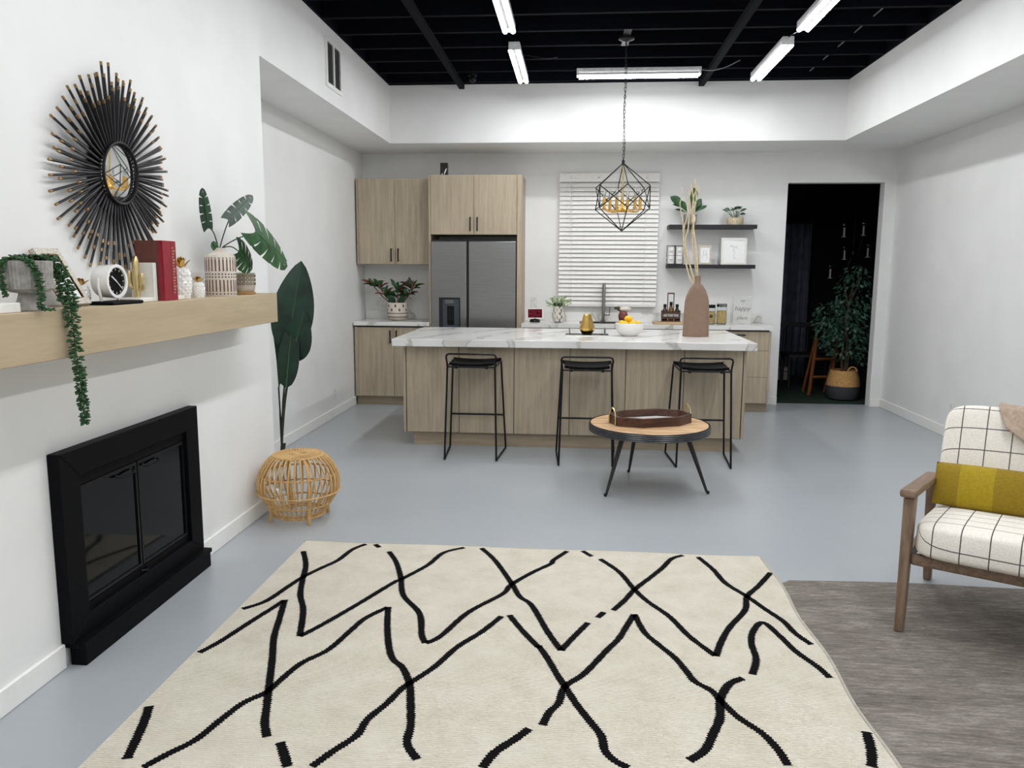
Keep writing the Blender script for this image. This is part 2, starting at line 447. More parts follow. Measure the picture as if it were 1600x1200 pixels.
# ------------------------------------------------------------------ tube lights
def fixture(loc, along, L, label, group='twin-tube ceiling lights'):
    t = thing('tube_light', label, 'light', loc, 0 if along == 'y' else PI/2, group)
    box(-.045, .045, -L/2-.01, L/2+.01, .03, .06).build('housing', 'housing_white', t, bevel=.004, seg=1)
    for s in (-1, 1): box(-.045, .045, s*L/2-.008, s*L/2+.008, -.004, .03).build('end_cap', 'housing_white', t)
    for s in (-1, 1):
        arc = [(s*.03+.019*math.cos(a), .019*math.sin(a)) for a in [PI+PI*k/12 for k in range(13)]]
        m = MB(); n = len(arc); m.v = [(x, y, z) for y in (-L/2+.012, L/2-.012) for x, z in arc]
        m.f = [(k, k+1, n+k+1, n+k) for k in range(n-1)]
        tb = m.build('tube', 'tube_light', t, smooth=True)          # lit diffuser: the lower half of the tube
        arc = [(s*.03+.019*math.cos(a), .019*math.sin(a)) for a in [PI*k/6 for k in range(7)]]
        m = MB(); n = len(arc); m.v = [(x, y, z) for y in (-L/2+.012, L/2-.012) for x, z in arc]
        m.f = [(k, k+1, n+k+1, n+k) for k in range(n-1)]+[tuple(range(n)), tuple(range(n, 2*n))]
        m.build('tube_back', 'housing_white', tb, smooth=True)      # opaque upper half
    for s in (-1, 1): MB().tube([(0, s*L*.38, .06), (0, s*L*.38, ZC-loc[2]+.02)], .003, 5).build('hanger', 'black_metal', t)
    return t
LZ = 3.232
fixture((-.541, 7.152, LZ), 'y', 1.09, 'twin-tube light left of the pendant, nearest the back wall')
fixture((-.538, 5.56, LZ), 'y', 1.13, 'twin-tube light in the left row, cut by the top of the photo')
fixture((1.592, 7.154, LZ), 'y', 1.13, 'twin-tube light right of the pendant, nearest the back wall')
fixture((1.602, 5.62, LZ), 'y', 1.17, 'twin-tube light in the right row, cut by the top of the photo')
fixture((.511, 7.51, LZ), 'x', 1.09, 'single crosswise twin-tube light running along the back soffit')
for i in range(5):
    y = 4.0-1.6*i
    for x, s in ((-.54, 'left'), (1.6, 'right')):
        fixture((x, y, LZ), 'y', 1.13, 'twin-tube light further forward in the %s row, above the frame' % s)
c = tag(MB().tube(smooth_path([(1.6, 6.18, LZ+.05), (1.585, 6.27, LZ+.0), (1.6, 6.36, LZ+.03), (1.59, 6.57, LZ+.05)]), .004, 5).build('light_cable', 'black_metal', smooth=True), 'thin cable linking the two tube lights of the right row', 'cable')
c = tag(MB().tube(smooth_path([(1.07, 7.51, LZ+.04), (1.16, 7.5, LZ+.03), (1.28, 7.52, LZ+.06), (1.4, 7.47, ZC+.01)]), .004, 5).build('light_cable', 'conduit_grey', smooth=True), 'pale cable leaving the right end of the crosswise tube light', 'cable')
c = tag(MB().tube(smooth_path([(-.53, 7.0, LZ+.07), (-.36, 7.1, LZ+.06), (-.28, 7.2, ZC-.02), (-.2, 7.3, ZC+.02)]), .004, 5).build('light_cable', 'black_metal', smooth=True), 'cable beside the back tube light of the left row', 'cable')
t = thing('security_camera', 'small black dome camera under the ceiling at the back left', 'camera', (-1.03, 7.78, ZC-.002))
MB().lathe([(.04, 0), (.04, -.02), (.02, -.03)], 16).build('mount', 'black_metal', t, smooth=True)
MB().sphere((0, -.01, -.05), .034, 14, 10).build('lens_ball', 'black_metal', t, smooth=True)

# ------------------------------------------------------------------ soffit vent
t = thing('air_vent', 'white wall register with two columns of dark louvres', 'vent', (SXL, 6.33, 3.05))
vw, vh = .195, .178
fr = MB()
for b in ((-vw, vw, vh-.022, vh), (-vw, vw, -vh, -vh+.03), (-vw, -vw+.03, -vh+.03, vh-.022), (vw-.03, vw, -vh+.03, vh-.022), (-.012, .012, -vh+.03, vh-.022)):
    fr.box(0, .014, b[0], b[1], b[2], b[3])
fr.build('frame', 'trim_paint', t)
box(0, .002, -vw+.03, vw-.03, -vh+.03, vh-.022).build('duct', 'slot_black', t)
sm = MB().box(0, .009, -.0755, .0755, -.0012, .0012).mesh('louvre', 'gunmetal')
for s in (-1, 1):
    for i in range(20): inst('louvre', sm, t, (.002, s*.0885, -vh+.037+i*.0148), (0, .5, 0))
# ------------------------------------------------------------------ kitchen cabinets
def bar_handle(parent, x, y, z0, z1, vertical=True):
    m = MB()
    if vertical:
        m.box(x-.006, x+.006, y-.034, y-.022, z0, z1)
        for z in (z0+.012, z1-.012): m.box(x-.005, x+.005, y-.023, y, z-.005, z+.005)
    else:
        m.box(x-.07, x+.07, y-.034, y-.022, z0-.006, z0+.006)
        for d in (-.055, .055): m.box(x+d-.005, x+d+.005, y-.023, y, z0-.005, z0+.005)
    return m.build('handle', 'black_metal', parent)
def door(parent, x0, x1, y, z0, z1, hx=None, hz=None, name='door', mat='oak', horiz=False, t=.02):
    """front panel whose face lies at y, local to parent"""
    o = box(x0+.0015, x1-.0015, y, y+t, z0+.0015, z1-.0015).build(name, mat, parent, bevel=.0015, seg=1)
    if hx is not None: bar_handle(o, hx, y, hz[0], hz[1], not horiz)
    return o
# upper cabinet at the left
t = thing('wall_cabinet', 'pale oak wall cabinet with two doors above the potted croton', 'cabinet', (0, 0, 1.54))
def rel(mb, t): return mb.xf(Matrix.Translation(-Vector(t.location)))
UY = 8.6
t.location = (-2.0, UY, 1.54)
box(-.42, .408, .022, .362, 0, .915).build('body', 'oak', t)
door(t, -.398, .005, 0, 0, .915, -.035, (.03, .17)); door(t, .005, .408, 0, 0, .915, .042, (.03, .17))
box(-.42, -.4, .004, .022, 0, .915).build('filler_strip', 'oak', t)
# fridge surround
FX0, FX1, FY = -1.59, -.597, 8.43
t = thing('fridge_cabinet', 'tall oak surround with a two-door cabinet over the refrigerator', 'cabinet', (FX0, FY, 0))
D = YB-FY
box(0, .02, 0, D-.001, 0, 2.472).build('side_panel', 'oak', t); box(.943, .993, 0, D-.001, 0, 2.472).build('side_panel', 'oak', t)
box(.021, .942, .022, D-.001, 1.855, 2.472).build('body', 'oak', t)
door(t, .021, .4825, .0, 1.853, 2.472, .447, (1.89, 2.035)); door(t, .4825, .938, .0, 1.853, 2.472, .522, (1.89, 2.035))
# refrigerator
t = thing('refrigerator', 'stainless steel side-by-side refrigerator with water dispenser', 'refrigerator', (FX0+.025, 8.40, 0))
fw = .91
box(.004, fw-.004, .07, .53, .015, 1.775).build('body', 'gunmetal', t)
box(.0, fw, .03, .5, 1.776, 1.80).build('hinge_cover', 'slot_black', t)
sx = .395
def fdoor(x0, x1):
    return box(x0, x1, 0, .066, .05, 1.785).build('door', 'steel', t, bevel=.008, seg=2)
dl = fdoor(.002, sx-.012); dr = fdoor(sx+.012, fw-.002)
box(sx-.012, sx+.012, .03, .066, .05, 1.785).build('door_gap', 'slot_black', t)
dsp = box(.085, .315, -.004, .002, .72, 1.19).build('dispenser', 'slot_black', dl, bevel=.002, seg=1)
MB().box(.128, .3, -.008, -.004, .73, 1.17).build('recess_panel', 'dispenser_grey', t)
MB().box(.155, .245, -.02, -.008, 1.125, 1.165).build('spout_housing', 'chrome', t)
MB().box(.175, .25, -.014, -.008, .9, 1.1).build('lever', 'screen_black', t)
for x in (.1, fw-.1): MB().lathe([(.02, 0), (.02, .05)], 10, (x, .12, 0)).build('foot', 'black_metal', t)
# base cabinets
BY = 8.433; TK = .1
def base_unit(x0, x1, label, fronts, group='oak base cabinets along the back wall', ends=(False, False)):
    t = thing('base_cabinet', label, 'cabinet', (x0, BY, 0), 0, group); w = x1-x0
    box(.001, w-.001, .021, YB-BY-.001, TK, .862).build('body', 'oak', t)
    box(.001, w-.001, .06, .08, 0, TK).build('toe_kick', 'oak_toe', t)
    a = .0; b = w
    if ends[0]: box(0, .035, .0, .02, TK, .862).build('filler_strip', 'oak', t); a = .035
    if ends[1]: box(w-.022, w, .0, .02, TK, .862).build('end_panel', 'oak', t); b = w-.022
    if fronts == 'doors':
        m = (a+b)/2
        door(t, a, m, 0, TK, .86, m-.035, (.69, .83)); door(t, m, b, 0, TK, .86, m+.035, (.69, .83))
    else:
        for z0, z1 in ((.66, .86), (.38, .66), (TK, .38)): door(t, a, b, 0, z0, z1, (a+b)/2, (z1-.035, z1-.035), 'drawer_front', 'oak', True)
    return t
base_unit(-2.42, FX0, 'oak two-door base cabinet under the potted croton', 'doors', ends=(True, False))
base_unit(FX1, .0, 'oak base cabinet beside the refrigerator, behind the island', 'doors')
base_unit(.0, .72, 'oak sink base cabinet under the window blind', 'doors')
base_unit(.72, 1.37, 'oak base cabinet behind the tall vase, left of the drawers', 'doors')
base_unit(1.37, 2.03, 'oak drawer unit at the doorway end of the counter', 'drawers', ends=(False, True))
# counters
t = thing('countertop', 'short marble worktop under the oak wall cabinet', 'countertop', (-2.01, 8.408, .88))
box(-.418, .418, 0, YB-8.408-.001, -.002, .04).build('slab', 'marble', t, bevel=.003, seg=1)
box(-.418, .418, YB-8.408-.02, YB-8.408-.001, .0405, .14).build('backsplash', 'marble', t)
box(-.41, .41, .03, .2, -.017, -.003).build('shade_strip', 'slot_black', t)  # black strip standing in for the shade in the gap below the slab
t = thing('countertop', 'long marble worktop with sink beneath the window blind', 'countertop', (FX1+.002, 8.408, .88))
w = 2.035-FX1-.002; d = YB-8.408-.001; sx0, sx1 = .62, 1.24
MB().box(0, sx0, 0, d, -.002, .04).box(sx1, w, 0, d, -.002, .04).box(sx0, sx1, 0, .12, -.002, .04).box(sx0, sx1, .42, d, -.002, .04).build('slab', 'marble', t)
box(0, w, d-.02, d, .0405, .14).build('backsplash', 'marble', t)
box(.01, w-.03, .03, .11, -.017, -.003).build('shade_strip', 'slot_black', t)  # same dark fill, painting the shadow gap between worktop and doors
sk = MB().box(sx0, sx1, .12, .42, -.012, -.008).box(sx0, sx0+.008, .12, .42, -.008, .043).box(sx1-.008, sx1, .12, .42, -.008, .043).box(sx0, sx1, .12, .128, -.008, .043).box(sx0, sx1, .412, .42, -.008, .043)
sk.build('sink_basin', 'chrome', t)
# faucet
t = thing('faucet', 'tall brushed steel kitchen faucet standing behind the sink', 'faucet', (.288, 8.88, .92))
MB().lathe([(.028, 0), (.028, .012), (.02, .02)], 16).build('base', 'chrome', t, smooth=True)
MB().tube([(0, 0, .01), (0, 0, .4), (0, -.005, .412), (0, -.02, .416), (0, -.2, .416)], .017, 12).build('body', 'chrome', t, smooth=True)
MB().tube([(0, -.19, .42), (0, -.2, .36), (0, -.2, .19), (0, -.2, .12)], [.014, .016, .015, .019], 12).build('spray_head', 'chrome', t, smooth=True)
h = MB().tube([(.01, 0, .08), (.075, 0, .08)], .014, 10).build('valve', 'chrome', t, smooth=True)
MB().tube([(.07, 0, .08), (.072, 0, .165)], .006, 8).build('lever', 'chrome', h, smooth=True)

# ------------------------------------------------------------------ island
IX0, IX1, IY0, IY1 = -1.522, 1.432, 6.383, 7.759
t = thing('kitchen_island', 'long pale oak kitchen island with six front panels', 'island', (0, 6.5, 0))
box(-1.425, 1.35, .025, 1.19, .117, .858).build('body', 'oak', t)
box(-1.38, 1.29, .05, 1.14, 0, .118).build('toe_kick', 'oak_toe', t)
sm_ = [-1.429, -.981, -.517, -.053, .406, .88, 1.353]
for a, b in zip(sm_, sm_[1:]): box(a+.0025, b-.0025, 0, .022, .119, .858).build('front_panel', 'oak', t, bevel=.002, seg=1)
for x0, x1 in ((-1.455, -1.433), (1.357, 1.379)): box(x0, x1, -.002, 1.2, .115, .858).build('end_panel', 'oak', t, bevel=.0015, seg=1)
box(-1.425, 1.35, .005, .024, .117, .857).build('seam_backing', 'slot_black', t)
tag(box(IX0, IX1, IY0, IY1, .859, .92).build('island_countertop', 'marble', bevel=.004, seg=2), 'thick white marble slab with grey veins topping the island', 'countertop')

# ------------------------------------------------------------------ blind
t = thing('window_blind', 'closed white slatted blind over the kitchen window', 'blind', (.327, YB-.045, 1.085))
bw = .545
box(-bw, bw, -.02, .04, 1.385, 1.455).build('headrail', 'blind_white', t, bevel=.004, seg=1)
box(-bw, bw, -.026, -.021, 1.36, 1.45).build('valance', 'blind_white', t)
for x in (-.42, -.38, -.12, .4): MB().lathe([(.009, 0), (.009, .006)], 10, (x, -.034, 1.4), axis='y').build('screw_cap', 'chrome', t)
me = MB().box(-bw+.004, bw-.004, -.0245, .0245, -.0014, .0014).mesh('slat', 'blind_white')
for i in range(28): inst('slat', me, t, (0, .0, .045+i*.0475), (math.radians(65), 0, 0))
box(-bw+.004, bw-.004, -.02, .02, 0, .02).build('bottom_rail', 'blind_white', t, bevel=.003, seg=1)
for x in (-.4, .4): MB().tube([(x, -.02, .01), (x, -.02, 1.4)], .0016, 5).build('ladder_cord', 'blind_white', t)
MB().tube([(-.425, -.037, .78), (-.425, -.037, 1.36)], .004, 6).build('tilt_wand', 'blind_white', t)

# ------------------------------------------------------------------ wall shelves and what stands on them
SHX0, SHX1, SHY = .968, 1.895, 8.735
def shelf(zt, label):
    o = box(0, SHX1-SHX0, 0, YB-SHY-.0005, -.042, 0).build('wall_shelf', 'black_wood', None, (SHX0, SHY, zt), bevel=.002, seg=1)
    return tag(o, label, 'shelf', 'black floating shelves')
Z1, Z2 = 1.978, 1.556
shelf(Z1, 'upper black floating shelf carrying two potted plants'); shelf(Z2, 'lower black floating shelf carrying frames and canisters')
def pot_rim(mb, r, h, wall=.006):
    return mb
# big leaf plant (upper shelf)
t = thing('potted_plant', 'broad-leaved green plant in grey pot behind the dry branches', 'plant', (1.2, 8.84, Z1))
MB().lathe([(.05, 0), (.066, .02), (.075, .11), (.07, .11), (.066, .1), (.0001, .095)], 20).build('pot', 'stone_grey', t, smooth=True)
for (dx, dz, hw, base, yy) in ((-.227, .3, .05, .15, -.05), (-.12, .26, .035, .13, .02), (.03, .4, .042, .17, 0), (.11, .28, .03, .14, -.02), (.175, .205, .02, .13, .0), (-.2, .22, .015, .16, -.03), (-.16, .17, .014, .13, .03), (.12, .25, .03, .12, .03)):
    b = MB(); leaf(b, (dx*.25, yy*.3, base), (dx, yy, dz), hw, (.1, -1, .5), .14, .15, 8, .68)
    b.build('leaf', 'leaf_mid', t, smooth=True)
# small plant in wicker pot
t = thing('potted_plant', 'small dark-leaved plant in a woven pot on the shelf end', 'plant', (1.675, 8.83, Z1))
MB().lathe([(.08, 0), (.088, .03), (.09, .075), (.082, .075), (.08, .06), (.0001, .058)], 20).build('woven_pot', 'wicker', t, smooth=True)
rnd = random.Random(3)
for i in range(13):
    a = i*2.4; r = .05+.05*rnd.random(); z = .13+.07*rnd.random()
    p = Vector((r*math.cos(a), r*math.sin(a)*.7, z))
    b = MB(); leaf(b, (0, 0, .06), p*1.0, .001, nu=3, nv=1); b.v = []; b.f = []
    b.tube([(0, 0, .055), p*.85], .0025, 5)
    q = p+Vector((math.cos(a)*.055, math.sin(a)*.03-.02, .012-.03*rnd.random())); leaf(b, p*.85, q, .03, (0, -.6, 1), .08, .1, 6, .5)
    b.build('leaf', 'leaf_grey', t, smooth=True)
# white frame
def frame(label, x, y, z, w, h, bw, fm, art, lean=.1, rz=0, th=.018):
    t = thing('picture_frame', label, 'picture frame', (x, y, z), rz); t.rotation_euler = (-lean, 0, rz)
    m = MB().box(-w/2, w/2, 0, th, 0, bw).box(-w/2, w/2, 0, th, h-bw, h).box(-w/2, -w/2+bw, 0, th, bw, h-bw).box(w/2-bw, w/2, 0, th, bw, h-bw)
    m.build('frame', fm, t)
    box(-w/2+bw, w/2-bw, .006, .014, bw, h-bw).build('mat', 'mat_white', t)
    a = MB()
    for pts in art: a.tube([(px*w, .0058, pz*h) for px, pz in pts], .0011, 4)
    a.build('line_drawing', 'print_grey', t)
    return t
frame('square white frame holding a fine line drawing', 1.672, 8.775, Z2+.001, .27, .285, .022, 'white_matte',
      [[(-.16, .72), (-.1, .66), (-.02, .68), (-.06, .74), (-.14, .7)], [(.06, .68), (.14, .7), (.12, .62), (.06, .64), (.06, .68)], [(0, .3), (.02, .45), (-.02, .6), (0, .7)], [(-.04, .25), (.1, .24)]], .08)
frame('small gilt frame with a little printed card', 1.37, 8.80, Z2+.001, .135, .205, .018, 'ceramic_sand',
      [[(-.15, .55), (.15, .55)], [(-.12, .48), (.12, .48)], [(-.18, .3), (-.1, .75), (.1, .75), (.18, .3)]], .1)
def mug(x, y, z, label, hand, zz):
    t = thing('mug', label, 'mug', (x, y, z), 0, 'stacked white mugs on the black shelf')
    MB().lathe([(.034, 0), (.04, .004), (.041, .088), (.037, .088), (.036, .01), (.0001, .008)], 20).build('cup', 'white_gloss', t, smooth=True)
    if hand: MB().tube(smooth_path([(-.038, 0, .07), (-.062, 0, .065), (-.066, 0, .04), (-.055, 0, .02), (-.038, 0, .018)], 3), .005, 6).build('mug_handle', 'white_gloss', t, smooth=True)
    MB().box(-.02, .02, -.0418, -.0405, .045, .05).box(-.014, .014, -.0418, -.0405, .03, .034).build('print', 'print_grey', t)
rk = thing('mug_rack', 'thin black wire rack holding the stacked white mugs', 'rack', (1.05, 8.83, Z2))
rm = MB()
for x in (-.085, -.003, .003, .085):
    rm.tube([(x, -.045, .004), (x, -.045, .2)], .0025, 5); rm.tube([(x, .045, .004), (x, .045, .2)], .0025, 5)
for z in (.004, .2):
    rm.tube([(-.085, -.045, z), (.085, -.045, z), (.085, .045, z), (-.085, .045, z)], .0025, 5, closed=True)
rm.build('wire_frame', 'black_metal', rk)
box(-.085, .085, -.045, .045, .0, .003).build('base_plate', 'black_metal', rk)
mug(1.006, 8.83, Z2+.004, 'white mug with handle, bottom of the left stack', True, 0); mug(1.006, 8.83, Z2+.094, 'white mug on top of the left stack', False, 0)
mug(1.096, 8.83, Z2+.004, 'white mug at the bottom of the right stack, behind the branches', False, 0); mug(1.096, 8.83, Z2+.094, 'white mug on top of the right stack, behind the branches', False, 0)

# ------------------------------------------------------------------ back counter things
CZ = .92
t = thing('potted_plant', 'croton with red and green leaves in a banded cream pot', 'plant', (-2.0, 8.70, CZ))
MB().lathe([(.062, 0), (.085, .012), (.106, .045), (.113, .1), (.112, .2), (.104, .2), (.103, .18), (.0001, .175)], 28).build('pot', 'ceramic_cream', t, smooth=True)
for z in (.042, .083): MB().lathe([(.1085 if z < .06 else .1125, z-.004), (.1105 if z < .06 else .1142, z), (.1095 if z < .06 else .1135, z+.004)], 28, caps=False).build('painted_band', 'pattern_brown', t, smooth=True)
dm = MB()
leaf(dm, (0, 0, -.018), (0, 0, .018), .011, (0, -1, 0), 0, 0, 6, .5); dmm = dm.mesh('painted_petal', 'pattern_brown')
for i in range(8):
    for row, z in ((0, .165), (1, .12)):
        a = (i+row*.5)*PI/4
        inst('painted_petal', dmm, t, (.1138*math.sin(a), -.1138*math.cos(a), z), (0, .0, a))
rnd = random.Random(11)
crowns = [(-.32, -.02, .43, 13), (-.17, .0, .33, 15), (0, .01, .38, 12), (.22, -.02, .4, 15), (.12, .03, .32, 10), (-.24, .02, .4, 9)]
for cx, cy, cz, nl in crowns:
    b = MB().tube(smooth_path([(cx*.15, cy, .17), (cx*.5, cy, .17+(cz-.17)*.35), (cx*.8, cy, cz-.06)], 4), .006, 6); b.build('stem', 'leaf_red', t, smooth=True)
    for i in range(nl):
        a = rnd.uniform(0, 2*PI); el = rnd.uniform(-.45, 1.25); L = rnd.uniform(.12, .19)
        p0 = Vector((cx*.8, cy, cz-.06)); p1 = p0+Vector((math.cos(a)*math.cos(el), .45*math.sin(a)*math.cos(el), math.sin(el)*.85))*L
        lb = MB(); leaf(lb, p0, p1, .02, (.2*math.cos(a), -.5, .9), .17, .15, 6, .55)
        lb.build('leaf', rnd.choice(['leaf_mid', 'leaf_mid', 'leaf_dark', 'leaf_red']), t, smooth=True)
for x, s in ((-.05, 1), (.06, -1)):
    b = MB(); leaf(b, (x*.3, -.03, .17), (x*1.6, -.07, .27), .04, (0, -1, .3), .05, .1, 6, .6); b.build('leaf', 'leaf_dark', t, smooth=True)
# smart display
t = thing('smart_display', 'small white tablet display with a dark red screen', 'tablet', (-.46, 8.64, CZ), .1)
MB().lathe([(.055, 0), (.06, .01), (.035, .045), (.03, .05)], 20, (0, .03, 0)).build('stand', 'black_metal', t, smooth=True)
s = box(-.092, .092, -.008, .008, 0, .122).build('bezel', 'white_gloss', t, (0, 0, .035), bevel=.006, seg=2, rot=(-.3, 0, 0))
box(-.078, .078, -.0095, -.0082, .013, .109).build('screen', 'tablet_screen', s)
# vase with sprigs
t = thing('vase_of_sprigs', 'white and grey leaf-relief vase filled with pale green sprigs', 'vase', (-.21, 8.68, CZ))
MB().lathe([(.035, 0), (.052, .02), (.06, .06), (.056, .1), (.04, .15), (.034, .17), (.03, .17), (.036, .14), (.0001, .13)], 24).build('vase', 'print_grey', t, smooth=True)
lm = MB(); leaf(lm, (0, 0, 0), (0, -.004, .055), .02, (0, -1, .1), .12, -.25, 6, .4); lmm = lm.mesh('relief_leaf', 'ceramic_cream', smooth=True)
for row in range(5):
    r = [.05, .061, .06, .051, .04][row]
    for i in range(9):
        a = (i+.5*(row % 2))*2*PI/9
        inst('relief_leaf', lmm, t, (r*math.sin(a), -r*math.cos(a), .006+row*.031), (0, .32 if i % 2 else -.32, a))
fb = MB(); rnd = random.Random(5)
for i in range(90):
    a = rnd.uniform(0, 2*PI); el = rnd.uniform(.1, 1.4); L = rnd.uniform(.07, .16)
    p = Vector((math.cos(a)*math.cos(el), .6*math.sin(a)*math.cos(el), math.sin(el)*.75))*L+Vector((0, 0, .165))
    fb.tube([(0, 0, .15), p], .0012, 4); leaf(fb, p, p+Vector((math.cos(a)*.03, math.sin(a)*.02, .012)), .009, (0, -1, .5), .05, 0, 3, .5, 2)
stuff(fb.build('pale_foliage', 'leaf_pale', t))
fb = MB()
for i in range(60):
    a = rnd.uniform(0, 2*PI); el = rnd.uniform(.2, 1.3); L = rnd.uniform(.04, .09)
    p = Vector((math.cos(a)*math.cos(el), .7*math.sin(a)*math.cos(el)-.01, math.sin(el)*.7))*L+Vector((0, 0, .165))
    leaf(fb, p*.75+Vector((0, 0, .04)), p, .014, (0, -1, .5), .05, 0, 3, .5, 2)
stuff(fb.build('dark_foliage', 'leaf_dark', t))
# ornamental fruit head behind the bowl
t = thing('ornament', 'small reddish brown bird-shaped ornament behind the lemon bowl', 'ornament', (.5, 8.72, CZ))
MB().sphere((0, 0, .07), .07, 16, 10, (.75, .7, 1)).build('body', 'fruit_dark', t, smooth=True)
MB().sphere((.02, -.01, .15), .045, 14, 8, (1.5, .8, .62)).build('pale_crest', 'ceramic_cream', t, smooth=True)
MB().tube(smooth_path([(-.03, 0, .14), (-.06, -.01, .16), (-.1, -.01, .158)], 4), [.022]*5+[.016]*3+[.005], 8).build('beak', 'stem_brown', t, smooth=True)
# cutting board, caddy, bottles
tag(box(-.16, .16, -.13, .1, 0, .022).build('cutting_board', 'board_wood', None, (.98, 8.66, CZ), bevel=.006, seg=2), 'pale wooden chopping board lying under the bottle caddy', 'cutting board')
t = thing('bottle_caddy', 'dark wooden caddy with an upright handle holding three bottles', 'caddy', (1.01, 8.68, CZ+.022))
box(-.098, .098, -.045, .045, 0, .012).build('base', 'caddy_wood', t)
for z in (.03, .085): box(-.098, .098, -.049, -.043, z, z+.025).build('front_slat', 'caddy_wood', t)
for z in (.03, .085): box(-.098, .098, .043, .049, z, z+.025).build('back_slat', 'caddy_wood', t)
for s in (-1, 1): box(s*.095-.004, s*.095+.004, -.043, .043, .012, .12).build('side', 'caddy_wood', t)
MB().box(-.037, -.028, .03, .042, .012, .31).box(.028, .037, .03, .042, .012, .31).box(-.037, .037, .03, .042, .295, .31).build('handle', 'caddy_wood', t)
def bottle(x, mat, h, capm, label):
    t = thing('oil_bottle', label, 'bottle', (x, 8.675, CZ+.0345), 0, 'bottles in the wooden caddy')
    MB().lathe([(.024, 0), (.028, .005), (.028, h*.55), (.02, h*.68), (.012, h*.8), (.012, h*.88), (.0001, h*.88)], 18).build('glass', mat, t, smooth=True)
    MB().lathe([(.0165, h*.8), (.0165, h*1.0), (.0001, h*1.0)], 14).build('cap', capm, t, smooth=True)
    MB().lathe([(.0286, h*.2), (.0286, h*.46)], 18, caps=False).build('paper_label', 'label_white', t, smooth=True)
bottle(.945, 'dark_glass_bottle', .175, 'black_metal', 'dark bottle with black cap, left in the caddy')
bottle(1.01, 'amber', .2, 'black_metal', 'amber bottle in the middle of the caddy')
bottle(1.075, 'dark_glass_bottle', .175, 'black_metal', 'dark bottle with black cap, right in the caddy')
def jar(x, r, h, lidm, fillm, label, lidh, mark=False):
    t = thing('storage_jar', label, 'jar', (x, 8.7, CZ), 0, 'glass jars on the back counter')
    MB().lathe([(r*.9, 0), (r, .006), (r, h*.86), (r*.92, h*.9), (r*.88, h*.9), (r*.95, h*.84), (r*.95, .008), (.0001, .008)], 22).build('glass', 'clear_glass', t, smooth=True)
    MB().lathe([(r*.9, .01), (r*.93, .02), (r*.93, h*.66), (.0001, h*.68)], 20).build('contents', fillm, t, smooth=True)
    MB().lathe([(r*.98, h*.86), (r*1.0, h*.88), (r*1.0, h*.88+lidh), (.0001, h*.88+lidh)], 22).build('lid', lidm, t, smooth=True)
    if mark: MB().lathe([(.02, -r*1.01), (.02, -r*1.0)], 16, (0, 0, h*.42), axis='y').build('round_label', 'stem_brown', t)
jar(1.435, .052, .2, 'black_metal', 'pasta', 'glass jar with black lid beside the tall taupe vase', .03, True)
jar(1.555, .055, .215, 'chrome', 'pasta', 'glass jar of pasta with a clear metal-rimmed lid', .03)
# sign
t = thing('tabletop_sign', 'translucent grey plaque reading my happy place', 'sign', (1.785, 8.76, CZ)); t.rotation_euler = (-.06, 0, 0)
box(-.096, .096, 0, .008, 0, .3).build('plaque', 'sign_grey', t, bevel=.002, seg=1)
for s, z, sz in (('my', .25, .045), ('happy', .165, .07), ('place', .065, .055)):
    text(s, sz, 'print_grey', 'lettering', t, (0, -.0006, z), (PI/2, 0, 0), .25)
# cup on top of the tall cabinet
t = thing('black_box', 'small glossy black box with a white streak atop the tall cabinet', 'box', (-1.44, 8.56, 2.4725))
box(-.04, .04, -.03, .03, 0, .135).build('carton', 'screen_black', t, bevel=.002, seg=1)
b = MB(); leaf(b, (.0, -.0306, .01), (.03, -.0306, .08), .008, (0, -1, 0), 0, 0, 5, .5); leaf(b, (-.022, -.0306, .002), (-.016, -.0306, .03), .006, (0, -1, 0), 0, 0, 4, .5)
b.build('white_mark', 'label_white', t)
def outlet(loc, axis, label, double=False):
    t = thing('wall_outlet', label, 'outlet', loc)
    if axis == 'y': t.rotation_euler = (0, 0, 0)
    if axis == '+x': t.rotation_euler = (0, 0, PI/2)
    if axis == '-x': t.rotation_euler = (0, 0, -PI/2)
    w = .065 if double else .037
    box(-w, w, -.006, 0, -.058, .058).build('plate', 'outlet_white', t, bevel=.002, seg=1)
    for x in ((-.03, .03) if double else (0,)):
        for z in (-.022, .022):
            s = box(x-.016, x+.016, -.008, -.006, z-.014, z+.014).build('socket', 'outlet_white', t)
            MB().box(x-.007, x-.005, -.0086, -.008, z-.005, z+.006).box(x+.005, x+.007, -.0086, -.008, z-.005, z+.006).build('slots', 'outlet_slot', s)
outlet((-.486, YB, 1.126), 'y', 'white double socket on the back wall above the smart display')
outlet((-2.25, YB, 1.1), 'y', 'wide white socket plate behind the croton', True)
outlet((XL, 7.724, .24), '+x', 'white socket low on the left wall')
outlet((XR, 7.303, .27), '-x', 'white socket low on the right wall')

# ------------------------------------------------------------------ island top things
t = thing('serving_tray', 'low clear tray with two metal posts under the gold vase', 'tray', (.09, 7.0, CZ))
box(-.19, .19, -.11, .11, 0, .006).build('plate', 'clear_glass', t, bevel=.002, seg=1)
MB().box(-.19, .19, -.112, -.11, 0, .007).box(-.19, .19, .11, .112, 0, .007).build('edge', 'label_white', t)
for s in (-1, 1):
    MB().tube([(s*.155, -.05, .006), (s*.155, -.05, .06), (s*.155, .05, .06), (s*.155, .05, .006)], .006, 8).build('handle', 'chrome', t, smooth=True)
t = thing('gold_vase', 'faceted shiny gold vase on the clear tray', 'vase', (.088, 7.0, CZ+.0065))
MB().lathe([(.04, 0), (.066, .035), (.07, .055), (.034, .17), (.03, .178), (.024, .178), (.028, .165), (.05, .06), (.0001, .02)], 9).build('body', 'gold', t)
t = thing('fruit_bowl', 'round white bowl filled with lemons on the island', 'bowl', (.457, 6.97, CZ))
